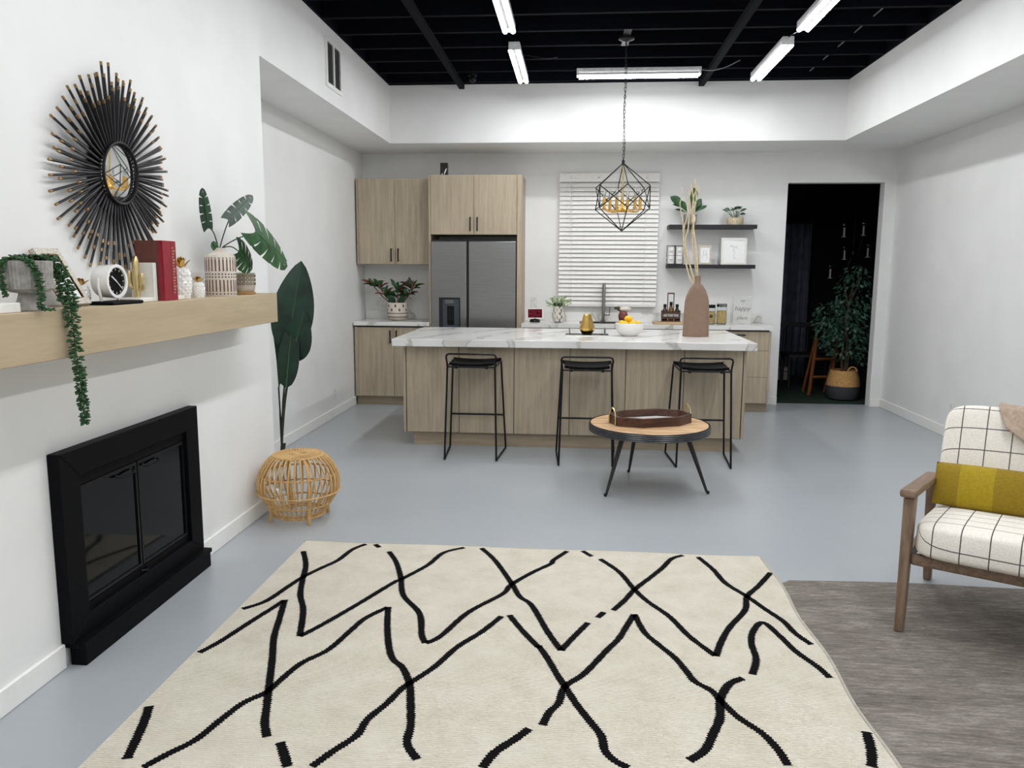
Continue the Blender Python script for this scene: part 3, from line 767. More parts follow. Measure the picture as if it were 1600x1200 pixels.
MB().lathe([(.06, 0), (.064, .004), (.1, .03), (.123, .07), (.126, .112), (.121, .114), (.117, .07), (.095, .036), (.0001, .02)], 32).build('bowl', 'white_gloss', t, smooth=True)
lemon = MB().sphere((0, 0, 0), .029, 14, 10, (1.25, 1, 1)); lemon.sphere((.035, 0, 0), .007, 8, 6, (1.4, 1, 1)); lemon = lemon.mesh('lemon', 'lemon', smooth=True)
desc = ['topmost lemon on the pile in the white bowl', 'lemon at the left front of the bowl', 'lemon at the right front of the bowl', 'lemon at the right rim of the bowl', 'lemon at the back of the bowl', 'lemon at the left rim of the bowl', 'lemon low in the middle of the bowl']
for i, (x, y, z, a) in enumerate(((-.012, -.012, .15, .4), (-.05, -.05, .106, 2.4), (.025, -.066, .104, .2), (.072, -.008, .104, 1.4), (.02, .058, .106, 2.9), (-.066, .028, .104, 1.5), (0, 0, .07, .6))):
    tag(inst('lemon', lemon, None, (.457+x, 6.97+y, CZ+z), (.2*i, .15*i, a)), desc[i], 'lemon', 'lemons in the white bowl')
t = thing('bottle_vase', 'tall matte taupe bottle vase at the right end of the island', 'vase', (1.035, 7.0, CZ))
# flattened bottle: oval section
pr = [(.112, 0), (.114, .01), (.109, .2), (.104, .3), (.094, .35), (.072, .405), (.045, .445), (.029, .46), (.025, .475), (.025, .525), (.02, .525), (.02, .44), (.0001, .43)]
m = MB().lathe(pr, 32)
for i, (x, y, z) in enumerate(m.v):
    k = .5 if z < .35 else .5+.5*min(1, (z-.35)/.11); m.v[i] = (x, y*k, z)
m.build('body', 'ceramic_taupe', t, smooth=True)
t = thing('dry_branches', 'bundle of curling pale dry branches standing in the taupe vase', 'branches', (1.035, 7.0, CZ+.5))
br = [[(0, 0, -.06), (-.015, .0, .06), (-.05, .0, .25), (-.055, -.02, .45), (-.07, 0, .56), (-.06, 0, .7), (-.025, .0, .78), (-.02, 0, .72)],
      [(0, 0, -.06), (-.055, .0, -.02), (-.1, .01, .12), (-.13, .02, .35), (-.145, .02, .5), (-.175, .0, .63), (-.16, 0, .7), (-.165, .01, .77)],
      [(.005, 0, -.06), (-.03, .01, .15), (-.06, .02, .35), (-.05, .02, .55), (-.04, .0, .68), (-.055, -.02, .8), (-.06, 0, .84)],
      [(-.005, 0, -.06), (-.06, .02, .0), (-.12, .0, .2), (-.135, -.02, .42), (-.11, -.03, .55), (-.115, -.02, .68), (-.08, -.01, .8)],
      [(0, .0, -.06), (-.01, -.02, .1), (-.035, -.02, .3), (-.06, .02, .5), (-.05, .03, .62), (-.07, .02, .74), (-.065, .0, .85)],
      [(0, .0, -.06), (-.05, .0, .05), (-.12, -.01, .3), (-.1, -.01, .42), (-.095, .0, .55), (-.1, .0, .68), (-.06, .01, .8)]]
for p in br:
    q = smooth_path(p, 6); n = len(q)
    MB().tube(q, [.0075-.004*i/n for i in range(n)], 7).build('branch', 'dry_branch', t, smooth=True)
MB().sphere((-.055, -.005, .5), .017, 10, 8, (1, 1, 2.6)).build('seed_pod', 'dry_branch', t, smooth=True)

# ------------------------------------------------------------------ pendant
PX, PY = .352, 6.672
t = thing('pendant_light', 'black wire geometric pendant with gold candle cluster over the island', 'pendant light', (PX, PY, 1.81))
MB().lathe([(.062, ZC-.003-1.81), (.062, ZC-.018-1.81), (.02, ZC-.035-1.81), (.0001, ZC-.035-1.81)], 24).build('canopy', 'black_metal', t, smooth=True)
box(-.03, .03, 6.45-PY, 6.91-PY, ZC-.003-1.81, ZC-.0005-1.81).build('mounting_bar', 'black_metal', t)
ch = MB(); z = ZC-.035-1.81; i = 0
while z > .575:
    a = i % 2*PI/2; c, s = math.cos(a), math.sin(a)
    ch.tube([(c*.007*math.cos(q), s*.007*math.cos(q), z-.016+.018*math.sin(q)) for q in [k*PI/4 for k in range(8)]], .0022, 4, closed=True)
    z -= .029; i += 1
ch.tube(smooth_path([(0, 0, ZC-.04-1.81), (.012, 0, 1.2), (-.008, .004, .95), (.01, 0, .7), (0, 0, .55)], 6), .0022, 5)
ch.build('chain', 'black_metal', t, smooth=True)
H = .545; R_ = .235; hx = [(R_*math.sin(a), -R_*math.cos(a)) for a in [math.radians(7+60*k) for k in range(6)]]
up = [Vector((x, y, H*.655)) for x, y in hx]; lo = [Vector((x, y, H*.325)) for x, y in hx]; top = Vector((0, 0, H)); bot = Vector((0, 0, 0))
def rods(name, segs):
    for a, b in segs: MB().tube([a, b], .0042, 6).build(name, 'black_metal', t, smooth=True)
rods('cage_rod', [(top, u) for u in up]+[(bot, l) for l in lo]+[(up[k], lo[(k+1) % 6]) for k in range(6)]+[(lo[k], up[(k+1) % 6]) for k in range(6)]+[(up[k], lo[k]) for k in (1, 5)])
MB().lathe([(.012, H-.01), (.012, H+.02), (.004, H+.03)], 12).build('finial', 'black_metal', t, smooth=True)
MB().tube([(0, 0, H-.02), (0, 0, .24)], [.006, .011], 10).build('gold_column', 'pale_gold', t, smooth=True)
MB().lathe([(.0001, .15), (.03, .152), (.035, .17), (.015, .2), (.012, .26), (.0001, .26)], 16).build('hub', 'candle_gold', t, smooth=True)
for k in range(6):
    a = math.radians(10+60*k); x, y = .15*math.cos(a), .145*math.sin(a)
    MB().tube(smooth_path([(x*.15, y*.15, .175), (x*.5, y*.5, .158), (x*.85, y*.85, .16), (x, y, .185)], 4), .007, 7).build('arm', 'candle_gold', t, smooth=True)
    MB().lathe([(.016, .172), (.02, .182), (.012, .186), (.012, .268), (.0001, .268)], 12, (x, y, 0)).build('candle_sleeve', 'candle_gold', t, smooth=True)
    MB().lathe([(.007, .268), (.013, .29), (.012, .31), (.004, .34), (.0001, .346)], 10, (x, y, 0)).build('bulb', 'clear_glass', t, smooth=True)
# ------------------------------------------------------------------ bar stools
def bar_stool(loc, label):
    t = thing('bar_stool', label, 'stool', loc, 0, 'black wire bar stools at the island')
    for s in (-1, 1):
        MB().tube([(s*.205, -.235, .008), (s*.187, -.18, .735)], .0078, 8).build('leg', 'black_metal', t, smooth=True)
        MB().tube([(s*.236, .235, .008), (s*.2, .185, .748)], .0078, 8).build('leg', 'black_metal', t, smooth=True)
        MB().tube([(s*.205, -.238, .008), (s*.236, .238, .008)], .008, 8).build('floor_rail', 'black_metal', t, smooth=True)
        MB().tube([(s*.187, -.18, .735), (s*.2, .185, .748)], .0075, 8).build('seat_rail', 'black_metal', t, smooth=True)
    MB().tube([(-.221, .216, .29), (.221, .216, .29)], .0078, 8).build('footrest', 'black_metal', t, smooth=True)
    MB().tube([(-.187, -.18, .735), (.187, -.18, .735)], .0065, 8).build('seat_rail', 'black_metal', t, smooth=True)
    h = [(-.187, -.18, .735), (-.19, -.185, .775), (-.196, -.19, .812), (-.19, -.192, .83), (-.172, -.193, .838), (.172, -.193, .838), (.19, -.192, .83), (.196, -.19, .812), (.19, -.185, .775), (.187, -.18, .735)]
    MB().tube(h, .0075, 8).build('back_hoop', 'black_metal', t, smooth=True)
    def top(u, v):
        x = -.172+.344*v; y = -.172+.385*u; wd = 1+.16*max(0, u-.75)*4
        z = .757-.012*math.sin(PI*u)+.012*(2*v-1)**2
        return (x*wd, y, z)
    m = MB().grid(top, 12, 12); n = len(m.v)
    m.grid(lambda u, v: Vector(top(u, v))-Vector((0, 0, .02)), 12, 12)
    def edge(i, j): return i*13+j
    loop = [edge(0, j) for j in range(12)]+[edge(i, 12) for i in range(12)]+[edge(12, 12-j) for j in range(12)]+[edge(12-i, 0) for i in range(12)]
    for a, b in zip(loop, loop[1:]+loop[:1]): m.f.append((a, b, n+b, n+a))
    m.build('seat', 'black_paint', t, smooth=True)
    for x in (-.12, .12): MB().lathe([(.012, .722), (.012, .745)], 10, (x, -.17, 0)).build('bumper', 'black_metal', t)
    return t
bar_stool((-.818, 6.24, 0), 'black wire bar stool at the left end of the island')
bar_stool((.082, 6.15, 0), 'black wire bar stool in the middle, partly behind the coffee table')
bar_stool((.978, 6.19, 0), 'black wire bar stool at the right end of the island')

# ------------------------------------------------------------------ coffee table
plain('table_leg', (52, 49, 47), .4, .5)
TX, TY, TZ, TR = .505, 5.38, .452, .412
t = thing('coffee_table', 'round low coffee table with plank top and ridged black rim', 'table', (TX, TY, 0))
for i in range(4):
    z = TZ-.052+i*.0125
    MB().lathe([(TR-.03, z), (TR-.003, z+.001), (TR, z+.005), (TR, z+.008), (TR-.003, z+.0115), (TR-.03, z+.0125)], 64, caps=False).build('rim_ring', 'gunmetal', t, smooth=True)
MB().lathe([(TR-.012, TZ-.003), (TR-.003, TZ-.003), (TR-.003, TZ+.002), (TR-.012, TZ+.002)], 64, caps=False).build('rim_edge', 'black_metal', t, smooth=True)
MB().lathe([(.0001, TZ-.05), (TR-.01, TZ-.05), (TR-.01, TZ-.012), (.0001, TZ-.012)], 48, caps=False).build('core', 'black_paint', t)
rr = TR-.013; ys = [-rr+2*rr*i/9 for i in range(10)]
tops = MB()
for a, b in zip(ys, ys[1:]):
    pts = []
    N = 12
    for i in range(N+1):
        y = a+.0008+(b-a-.0016)*i/N; pts.append((math.sqrt(max(0, rr*rr-y*y)), y))
    for i in range(N, -1, -1):
        y = a+.0008+(b-a-.0016)*i/N; pts.append((-math.sqrt(max(0, rr*rr-y*y)), y))
    if abs(pts[0][0]) < 1e-4: pts = pts[1:-1]
    if abs(pts[N][0]) < 1e-4 and len(pts) > 2*N: pts = pts[:N]+pts[N+2:]
    MB().prism(pts, TZ-.011, TZ).build('plank', 'table_top', t)
for fx, fy in ((-.297, -.264), (.394, -.132), (-.103, .395)):
    k = .62
    MB().tube([(fx*k, fy*k, TZ-.052), (fx*.98, fy*.98, .016)], [.019, .009], 10).build('leg', 'table_leg', t, smooth=True)
    MB().sphere((fx, fy, .012), .012, 10, 8).build('foot', 'black_metal', t, smooth=True)
t = thing('decor_tray', 'octagonal walnut tray with gold arched handles on the coffee table', 'tray', (TX+.008, TY+.03, TZ), .36)
oc = [(-.135, -.175), (.135, -.175), (.275, -.08), (.275, .08), (.135, .175), (-.135, .175), (-.275, .08), (-.275, -.08)]
ic = [(x*.93, y*.9) for x, y in oc]
for i in range(8):
    j = (i+1) % 8
    m = MB(); a, b, c_, d_ = oc[i], oc[j], ic[j], ic[i]
    m.add([(*a, 0), (*b, 0), (*c_, 0), (*d_, 0), (*a, .062), (*b, .062), (*c_, .062), (*d_, .062)], [(0, 3, 2, 1), (4, 5, 6, 7), (0, 1, 5, 4), (1, 2, 6, 5), (2, 3, 7, 6), (3, 0, 4, 7)])
    m.build('side_board', 'walnut', t)
MB().prism([(x*.999, y*.999) for x, y in ic], 0, .012).build('inlay', 'marble', t)
for s in (-1, 1):
    pts = [(s*.281, .055*math.cos(a), .04+.075*math.sin(a)) for a in [PI*k/12 for k in range(13)]]
    pts = [(s*.281, .055, .006)]+pts+[(s*.281, -.055, .006)]
    MB().tube(pts, .0052, 8).build('handle', 'pale_gold', t, smooth=True)

# ------------------------------------------------------------------ rugs
RX0, RX1, RY0, RY1, RT = -1.462, .985, 1.0, 4.052, .012
rug = thing('patterned_rug', 'cream woven rug with wandering black diamond lines', 'rug', (0, 0, 0))
def rugtop(u, v):
    x = RX0+(RX1-RX0)*v; y = RY0+(RY1-RY0)*u
    if v > .99: x += .008*math.sin(y*9)
    if u > .99: y += .006*math.sin(x*7)
    return (x, y, RT)
m = MB().grid(rugtop, 60, 50); n = len(m.v); nb = 51
m.v += [(x, y, 0.0) for x, y, z in m.v[:n]]
lp = [j for j in range(50)]+[i*nb+50 for i in range(60)]+[60*nb+50-j for j in range(50)]+[(60-i)*nb for i in range(60)]
for a, b in zip(lp, lp[1:]+lp[:1]): m.f.append((a, b, n+b, n+a))
m.build('pile', 'rug_cream', rug)
STROKES = [
[(-1.42,3.89),(-1.34,3.7),(-1.29,3.51),(-1.24,3.34),(-1.17,3.18),(-1.1,2.94)],
[(-1.1,2.94),(-1.04,3.06),(-0.95,3.27),(-0.85,3.52),(-0.82,3.57),(-0.73,3.76),(-0.68,3.94),(-0.58,4.03)],
[(-1.44,3.17),(-1.37,3.26),(-1.33,3.43),(-1.3,3.55),(-1.25,3.67),(-1.2,3.78),(-1.17,3.94),(-1.12,4.03)],
[(-1.07,4.03),(-1.03,3.98)],
[(-0.97,3.93),(-0.9,3.79),(-0.83,3.59),(-0.77,3.38),(-0.66,3.2),(-0.61,3),(-0.58,2.93)],
[(-0.58,2.93),(-0.53,3),(-0.45,3.23),(-0.32,3.44),(-0.29,3.55),(-0.2,3.71),(-0.11,3.84),(-0.1,3.89),(-0.03,4.03)],
[(-1.44,2.77),(-1.4,2.87),(-1.35,3.06),(-1.31,3.2),(-1.29,3.28)],
[(-1.29,3.28),(-1.24,3.08),(-1.2,2.92),(-1.14,2.75),(-1.08,2.57),(-1.03,2.42),(-1,2.33),(-0.96,2.25)],
[(-0.49,4.03),(-0.4,3.86),(-0.29,3.57),(-0.24,3.42),(-0.18,3.33),(-0.1,3.08),(-0.04,2.92)],
[(-0.04,2.92),(-0,3.02),(0.07,3.18)],
[(-1.27,2.07),(-1.23,2.14),(-1.18,2.22),(-1.15,2.34),(-1.12,2.44),(-1.07,2.51),(-1.06,2.55),(-1.02,2.72),(-0.95,2.84),(-0.91,3.01),(-0.88,3.13),(-0.81,3.25)],
[(-0.81,3.25),(-0.77,3.07),(-0.72,2.89),(-0.68,2.79),(-0.63,2.73),(-0.58,2.62),(-0.55,2.5),(-0.52,2.36),(-0.51,2.26),(-0.46,2.18)],
[(-0.77,2.12),(-0.73,2.2),(-0.68,2.29),(-0.67,2.38),(-0.63,2.48),(-0.6,2.58),(-0.58,2.62),(-0.51,2.75),(-0.45,2.91),(-0.37,3.05),(-0.3,3.21)],
[(-0.27,3.22),(-0.2,3.07),(-0.13,2.94),(-0.13,2.95),(-0.09,2.85),(-0.05,2.73),(-0.02,2.65),(0.02,2.54),(0.06,2.45),(0.1,2.36),(0.11,2.28),(0.14,2.23),(0.18,2.2)],
[(-1.43,2.39),(-1.4,2.31),(-1.37,2.21),(-1.34,2.1)],
[(-0.91,2.23),(-0.88,2.18),(-0.84,2.11)],
[(-0.26,2.16),(-0.23,2.24),(-0.17,2.32),(-0.13,2.38)],
[(-0.09,2.4),(-0.07,2.48),(-0.04,2.54),(-0.02,2.65),(0.05,2.75),(0.14,2.94),(0.19,3.04),(0.23,3.16),(0.27,3.28)],
[(0.27,3.28),(0.3,3.11),(0.35,3),(0.4,2.9),(0.43,2.8),(0.45,2.73),(0.5,2.67),(0.52,2.61),(0.56,2.51),(0.62,2.42),(0.65,2.33),(0.66,2.25)],
[(0.05,4.04),(0.1,3.96)],
[(0.14,3.93),(0.23,3.76),(0.29,3.55),(0.34,3.42),(0.42,3.27),(0.48,3.09),(0.56,2.93)],
[(0.56,2.93),(0.6,3.05),(0.66,3.19),(0.76,3.37),(0.8,3.52),(0.88,3.65),(0.98,3.83)],
[(0.18,3.31),(0.24,3.43),(0.29,3.55),(0.38,3.71),(0.45,3.84),(0.51,3.97),(0.58,4.03)],
[(0.11,3.23),(0.14,3.29)],
[(0.65,4.01),(0.7,3.84),(0.73,3.67),(0.8,3.52),(0.85,3.39),(0.9,3.27),(0.92,3.16),(0.96,3.06)],
[(0.67,2.8),(0.71,2.92),(0.72,3.05),(0.75,3.16),(0.81,3.25),(0.85,3.13),(0.88,3),(0.93,2.88),(0.95,2.8)],
[(0.63,2.77),(0.57,2.72),(0.52,2.61),(0.5,2.5),(0.46,2.4),(0.42,2.31),(0.36,2.25)],
[(0.96,2.46),(0.94,2.36),(0.91,2.27)]]
rnd = random.Random(21)
def stroke(pts, w=.013, z=RT+.0012):
    P = smooth_path([(x, y, z) for x, y in pts], 12) if len(pts) > 2 else [Vector((pts[0][0]+(pts[1][0]-pts[0][0])*k/8, pts[0][1]+(pts[1][1]-pts[0][1])*k/8, z)) for k in range(9)]
    Q = [P[0]]; acc = 0
    for a, b in zip(P, P[1:]):
        L = (b-a).length; d = .0065-acc
        while d < L: Q.append(a+(b-a)*(d/L)); d += .0065
        acc = (acc+L) % .0065
    m = MB(); N = len(Q)
    for i in range(N):
        tg = (Q[min(i+1, N-1)]-Q[max(i-1, 0)]); tg.normalize(); s = Vector((-tg.y, tg.x, 0))
        ww = w*(1+rnd.uniform(-.12, .12))+(.0048 if i % 2 else -.0016)*abs(tg.y)
        m.v += [tuple(Q[i]-s*ww), tuple(Q[i]+s*ww)]
        if i: m.f.append((2*i-2, 2*i, 2*i+1, 2*i-1))
    m.v += [(x, y, zz-.001) for x, y, zz in m.v[:2*N]]
    for i in range(1, N):
        m.f.append((2*N+2*i-2, 2*N+2*i, 2*i, 2*i-2)); m.f.append((2*i-1, 2*i+1, 2*N+2*i+1, 2*N+2*i-1))
    return m.build('woven_line', 'rug_black', rug)
for s in STROKES: stroke(s, .0118 if max(q[1] for q in s) > 3 else .0132)
for s in STROKES:                      # the pattern carries on towards the near end of the rug
    q = [(x, y-1.96) for x, y in s]
    q = [p for p in q if RY0+.03 < p[1] < 2.0]
    if len(q) > 2: stroke(q, .0125)
MB().tube([(RX1+.002+.008*math.sin((RY0+(RY1-RY0)*i/60)*9), RY0+(RY1-RY0)*i/60, .009) for i in range(61)], .008, 6).build('edge_binding', 'rug_binding', rug, smooth=True)
MB().tube([(RX0+(RX1-RX0)*i/50, RY1+.002+.006*math.sin((RX0+(RX1-RX0)*i/50)*7), .007) for i in range(51)], .006, 6).build('edge_binding', 'rug_binding', rug, smooth=True)
for i in range(6): MB().tube(smooth_path([(RX0+.004*i, RY1, .006), (RX0-.01+.004*i, RY1+.02+.003*i, .005), (RX0-.02+.009*i, RY1+.022, .003)], 3), .0016, 4).build('corner_fringe', 'rug_binding', rug)
m = MB()
def gtop(u, v):
    x = .991+2.27*v; y = 1.0+(2.76+.012*math.sin(x*5)+(-.05 if v < .02 else 0))*u
    return (x, y, .007)
m.grid(gtop, 40, 40); n = len(m.v); m.v += [(x, y, 0.0) for x, y, z in m.v[:n]]
lp = [j for j in range(40)]+[i*41+40 for i in range(40)]+[40*41+40-j for j in range(40)]+[(40-i)*41 for i in range(40)]
for a, b in zip(lp, lp[1:]+lp[:1]): m.f.append((a, b, n+b, n+a))
tag(m.build('streaked_rug', 'rug_grey'), 'flat grey streaked rug under the plaid armchair', 'rug')

# ------------------------------------------------------------------ armchair
RG = .0072
t = thing('armchair', 'plaid cushioned armchair with brown wooden frame and sloping arms', 'armchair', (1.373, 3.256, RG), math.atan2(-.521, .853))
CW = .76
def rail(p, q, w, h, name, mat, bev=.006):
    """squared timber from p to q; w sideways, h in height"""
    p = Vector(p); q = Vector(q); d = (q-p).normalized(); s = d.cross(Vector((0, 0, 1)))
    s = Vector((1, 0, 0)) if s.length < .05 else s.normalized()
    up_ = s.cross(d); m = MB(); vs = []
    for c in (p, q):
        for a, b in ((-1, -1), (1, -1), (1, 1), (-1, 1)): vs.append(c+s*(a*w/2)+up_*(b*h/2))
    m.add(vs, [(0, 3, 2, 1), (4, 5, 6, 7), (0, 1, 5, 4), (1, 2, 6, 5), (2, 3, 7, 6), (3, 0, 4, 7)])
    return m.build(name, mat, t, bevel=bev, seg=2)
for x in (0, CW):
    m = MB(); vs = []
    for z, yo, wy, wx in ((0, -.012, .052, .034), (.572, .018, .082, .042)):
        vs += [(x-wx/2, yo-wy/2, z), (x+wx/2, yo-wy/2, z), (x+wx/2, yo+wy/2, z), (x-wx/2, yo+wy/2, z)]
    m.add(vs, [(0, 3, 2, 1), (4, 5, 6, 7), (0, 1, 5, 4), (1, 2, 6, 5), (2, 3, 7, 6), (3, 0, 4, 7)])
    m.build('front_leg', 'chair_wood', t, bevel=.006, seg=2)
    m = MB(); vs = []
    for z, yo, wy, wx in ((-RG+.0005 if x == 0 else 0, .70, .05, .034), (.3, .62, .07, .04), (.53, .56, .06, .036)):
        vs += [(x-wx/2, yo-wy/2, z), (x+wx/2, yo-wy/2, z), (x+wx/2, yo+wy/2, z), (x-wx/2, yo+wy/2, z)]
    m.add(vs, [(0, 3, 2, 1), (8, 9, 10, 11)]+[(a+k, a+(k+1) % 4, a+4+(k+1) % 4, a+4+k) for a in (0, 4) for k in range(4)])
    m.build('rear_leg', 'chair_wood', t, bevel=.005, seg=2)
    rail((x, -.06, .598), (x, .6, .535), .062, .034, 'armrest', 'chair_wood_arm', .01)
    rail((x+(.0 if x == 0 else 0), .02, .31), (x, .64, .27), .03, .05, 'side_rail', 'chair_wood_arm')
rail((.02, .012, .31), (CW-.02, .012, .31), .03, .05, 'front_rail', 'chair_wood_arm', .01)
rail((.02, .62, .27), (CW-.02, .62, .27), .03, .05, 'back_rail', 'chair_wood_arm')
def cushion(w, h, d, name, mat, loc, rot, e=5.0, puff=.02, parent=None, sag=0):
    """rounded box cushion centred on loc"""
    def sgn(c, p): return math.copysign(abs(c)**p, c)
    m = MB(); nu, nv = 20, 40
    def fn(u, v):
        a = -PI/2+PI*u; b = 2*PI*v
        return (w/2*sgn(math.cos(a), 2/e)*sgn(math.cos(b), 2/e), h/2*sgn(math.cos(a), 2/e)*sgn(math.sin(b), 2/e), d/2*sgn(math.sin(a), 2/e))
    m.grid(fn, nu, nv)
    for i, (x, y, z) in enumerate(m.v):
        k = max(0, 1-(2*x/w)**2)*max(0, 1-(2*y/h)**2)
        m.v[i] = (x, y, z+math.copysign(puff*k, z))
    return m.build(name, mat, parent or t, loc, smooth=True, merge=True, angle=1.2, rot=rot)
cushion(CW-.05, .7, .15, 'seat_cushion', 'plaid', (CW/2, .275, .38), (-.1, 0, 0), 7, .012)
cushion(CW-.05, .50, .13, 'back_cushion', 'plaid', (CW/2, .625, .63), (PI/2-.26, 0, 0), 7, .014)
for x in (.12, CW-.12): rail((x, .62, .26), (x, .78, .78), .04, .025, 'back_slat', 'chair_wood')
ct = t
# lumbar pillow, a thing of its own
pl = thing('lumbar_pillow', 'long mustard yellow lumbar pillow with a lighter middle band', 'pillow')
def to_world(l): return ct.matrix_basis @ Vector(l)
bpy.context.view_layer.update()
M = Matrix.Translation(Vector((1.373, 3.256, RG))) @ Matrix.Rotation(math.atan2(-.521, .853), 4, 'Z')
pl.location = M @ Vector((.29, .425, .432)); pl.rotation_euler = (0, 0, math.atan2(-.521, .853))
pw, ph, pd = .53, .2, .115
def pil(x0, x1, mat):
    def fn(side):
        def f(u, v):
            x = x0+(x1-x0)*u; zz = ph*v
            ex = max(0, 1-(2*x/pw)**2)**.4; ez = max(0, 1-(2*v-1)**2)**.5
            pin = 1-.05*(2*x/pw)**2
            th = pd/2*ex*ez
            p = Vector((x, side*th, (zz-ph/2)*pin+ph/2))
            lean = -.34
            return Vector((p.x, p.y*math.cos(lean)-p.z*math.sin(lean), p.y*math.sin(lean)+p.z*math.cos(lean)+.012))
        return f
    m = MB().grid(fn(-1), 10, 14).grid(fn(1), 10, 14)
    return m.build('panel', mat, pl, smooth=True, merge=True, angle=1.3)
pil(-pw/2, -.165, 'mustard_dark'); pil(-.165, -.03, 'mustard_light'); pil(-.03, .12, 'mustard_dark'); pil(.12, pw/2, 'mustard_light')
# throw over the back
th = thing('throw_blanket', 'beige knitted throw hanging over the armchair back', 'blanket'); th.location = M @ Vector((.5, .66, .865)); th.rotation_euler = pl.rotation_euler
def tf(u, v):
    s = -.28+.6*u; x = -.26+.5*v
    cut = .16*max(0, (.5-v))*(1 if s < 0 else 0)
    z = .028-.02*math.cos(0); y = s
    if s < -.06: y = -.06-(abs(s)-.06)*.27*(-1); y = -.066+(abs(s)-.06)*-.26; z = -.012-(abs(s)-.06)*(.97-1.4*max(0, .55-v))
    elif s > .06: y = .075+(s-.06)*.05; z = -.02-(s-.06)
    else: z = .02+.012*math.cos(s/.06*PI/2); y = s*1.1
    return (x+.05*(u-.5)+(.1*(1-2*u) if s < -.06 else 0)*.6, y-.008*math.sin(x*30), z+.004*math.sin(x*40))
m = MB().grid(tf, 30, 16); n = len(m.v)
o = m.build('cloth', 'throw', th, smooth=True, angle=1.3)
md = o.modifiers.new('thick', 'SOLIDIFY'); md.thickness = .006

# ------------------------------------------------------------------ fireplace, mantel, mirror
t = thing('fireplace', 'black fireplace insert with two smoked glass doors and a low ledge', 'fireplace', (XC, 3.155, 0))
FW = .525
for pts in (((-FW, .095), (-FW, .82), (-FW+.115, .715), (-FW+.115, .17)), ((FW, .095), (FW, .82), (FW-.115, .715), (FW-.115, .17)), ((-FW, .82), (FW, .82), (FW-.115, .715), (-FW+.115, .715)), ((-FW, .095), (FW, .095), (FW-.115, .17), (-FW+.115, .17))):
    m = MB(); m.add([(.0005, y, z) for y, z in pts]+[(.046, y, z) for y, z in pts], [(0, 1, 2, 3), (4, 5, 6, 7)]+[(i, (i+1) % 4, 4+(i+1) % 4, 4+i) for i in range(4)])
    m.build('frame_board', 'black_paint', t, bevel=.002, seg=1)
box(.0005, .012, -.41, .41, .17, .715).build('firebox_back', 'slot_black', t)
box(.012, .03, -.41, .41, .672, .715).build('header_bar', 'black_paint', t)
box(.012, .028, -.41, .41, .17, .2).build('vent_bar', 'black_paint', t)
for s in (-1, 1):
    a, b = (-.4, -.004) if s < 0 else (.004, .4)
    d = MB().box(.014, .03, a, a+.012, .205, .668).box(.014, .03, b-.012, b, .205, .668).box(.014, .03, a+.012, b-.012, .205, .217).box(.014, .03, a+.012, b-.012, .654, .668).build('glass_door', 'black_metal', t)
    box(.02, .024, a+.012, b-.012, .217, .654).build('pane', 'smoked_glass', d)
    c0 = s*.1
    MB().tube(smooth_path([(.03, c0-.06, .645), (.045, c0-.05, .638), (.05, c0, .632), (.045, c0+.05, .638), (.03, c0+.06, .645)], 4), .005, 6).build('handle', 'black_metal', d, smooth=True)
MB().tube([(.03, -.02, .185), (.05, .0, .183), (.03, .03, .185)], .005, 6).build('damper_lever', 'black_metal', t)
box(.0155, .078, -.5, .525, 0.0, .072).build('ledge', 'black_paint', t, bevel=.002, seg=1)
box(.0005, .085, -.512, .53, .0725, .094).build('ledge_cap', 'black_paint', t, bevel=.004, seg=2)

MX = -1.682; MZ = 1.353
tag(box(XC+.0005, MX, 1.98, 4.328, 1.193, MZ).build('mantel_shelf', 'oak_mantel', bevel=.002, seg=1), 'thick pale oak mantel beam on the white chimney breast', 'shelf')

t = thing('sunburst_mirror', 'black sunburst mirror with gold-tipped rods above the mantel', 'mirror', (XC, 3.135, 1.868))
MB().lathe([(.0001, .034), (.117, .034), (.117, .028), (.0001, .028)], 48, caps=False, axis='x').build('mirror_glass', 'mirror_glass', t)
MB().lathe([(.16, .0005), (.16, .012), (.1, .02), (.1, .0005)], 48, caps=False, axis='x').build('back_plate', 'black_metal', t)
MB().tube([(.046, .12*math.cos(a), .12*math.sin(a)) for a in [2*PI*k/48 for k in range(48)]], .006, 8, closed=True).build('ring', 'black_metal', t, smooth=True)
t.rotation_euler = (0, .045, 0); t.location.x += .008; plain('tip_gold', (150, 122, 80), .4, .8)
rodm = MB().tube([(0, 0, 0), (0, 0, 1)], [.0042, .005], 7).mesh('rod', 'black_wood', smooth=True)
tipm = MB().tube([(0, 0, 0), (0, 0, .014)], [.0052, .0054], 7).mesh('tip', 'tip_gold', smooth=True)
rnd = random.Random(4); NR = 150
for i in range(NR):
    a = 2*PI*i/NR+rnd.uniform(-.012, .012); lay = i % 3
    r1 = [.402, .365, .318][lay]+rnd.uniform(-.03, .022); r0 = .108; L = r1-r0-.014
    tilt = [.012, .04, .075][lay]                 # rods fan forward off the wall
    d = Vector((math.sin(tilt), math.cos(a)*math.cos(tilt), math.sin(a)*math.cos(tilt)))
    p = Vector((.016+.009*lay, r0*math.cos(a), r0*math.sin(a)))
    q = d.to_track_quat('Z', 'Y').to_euler()
    o = inst('rod', rodm, t, p, q, (1, 1, L))
    inst('rod_tip', tipm, t, p+d*L, q)

# ------------------------------------------------------------------ things on the mantel
def on(x, y): return (x, y, MZ)
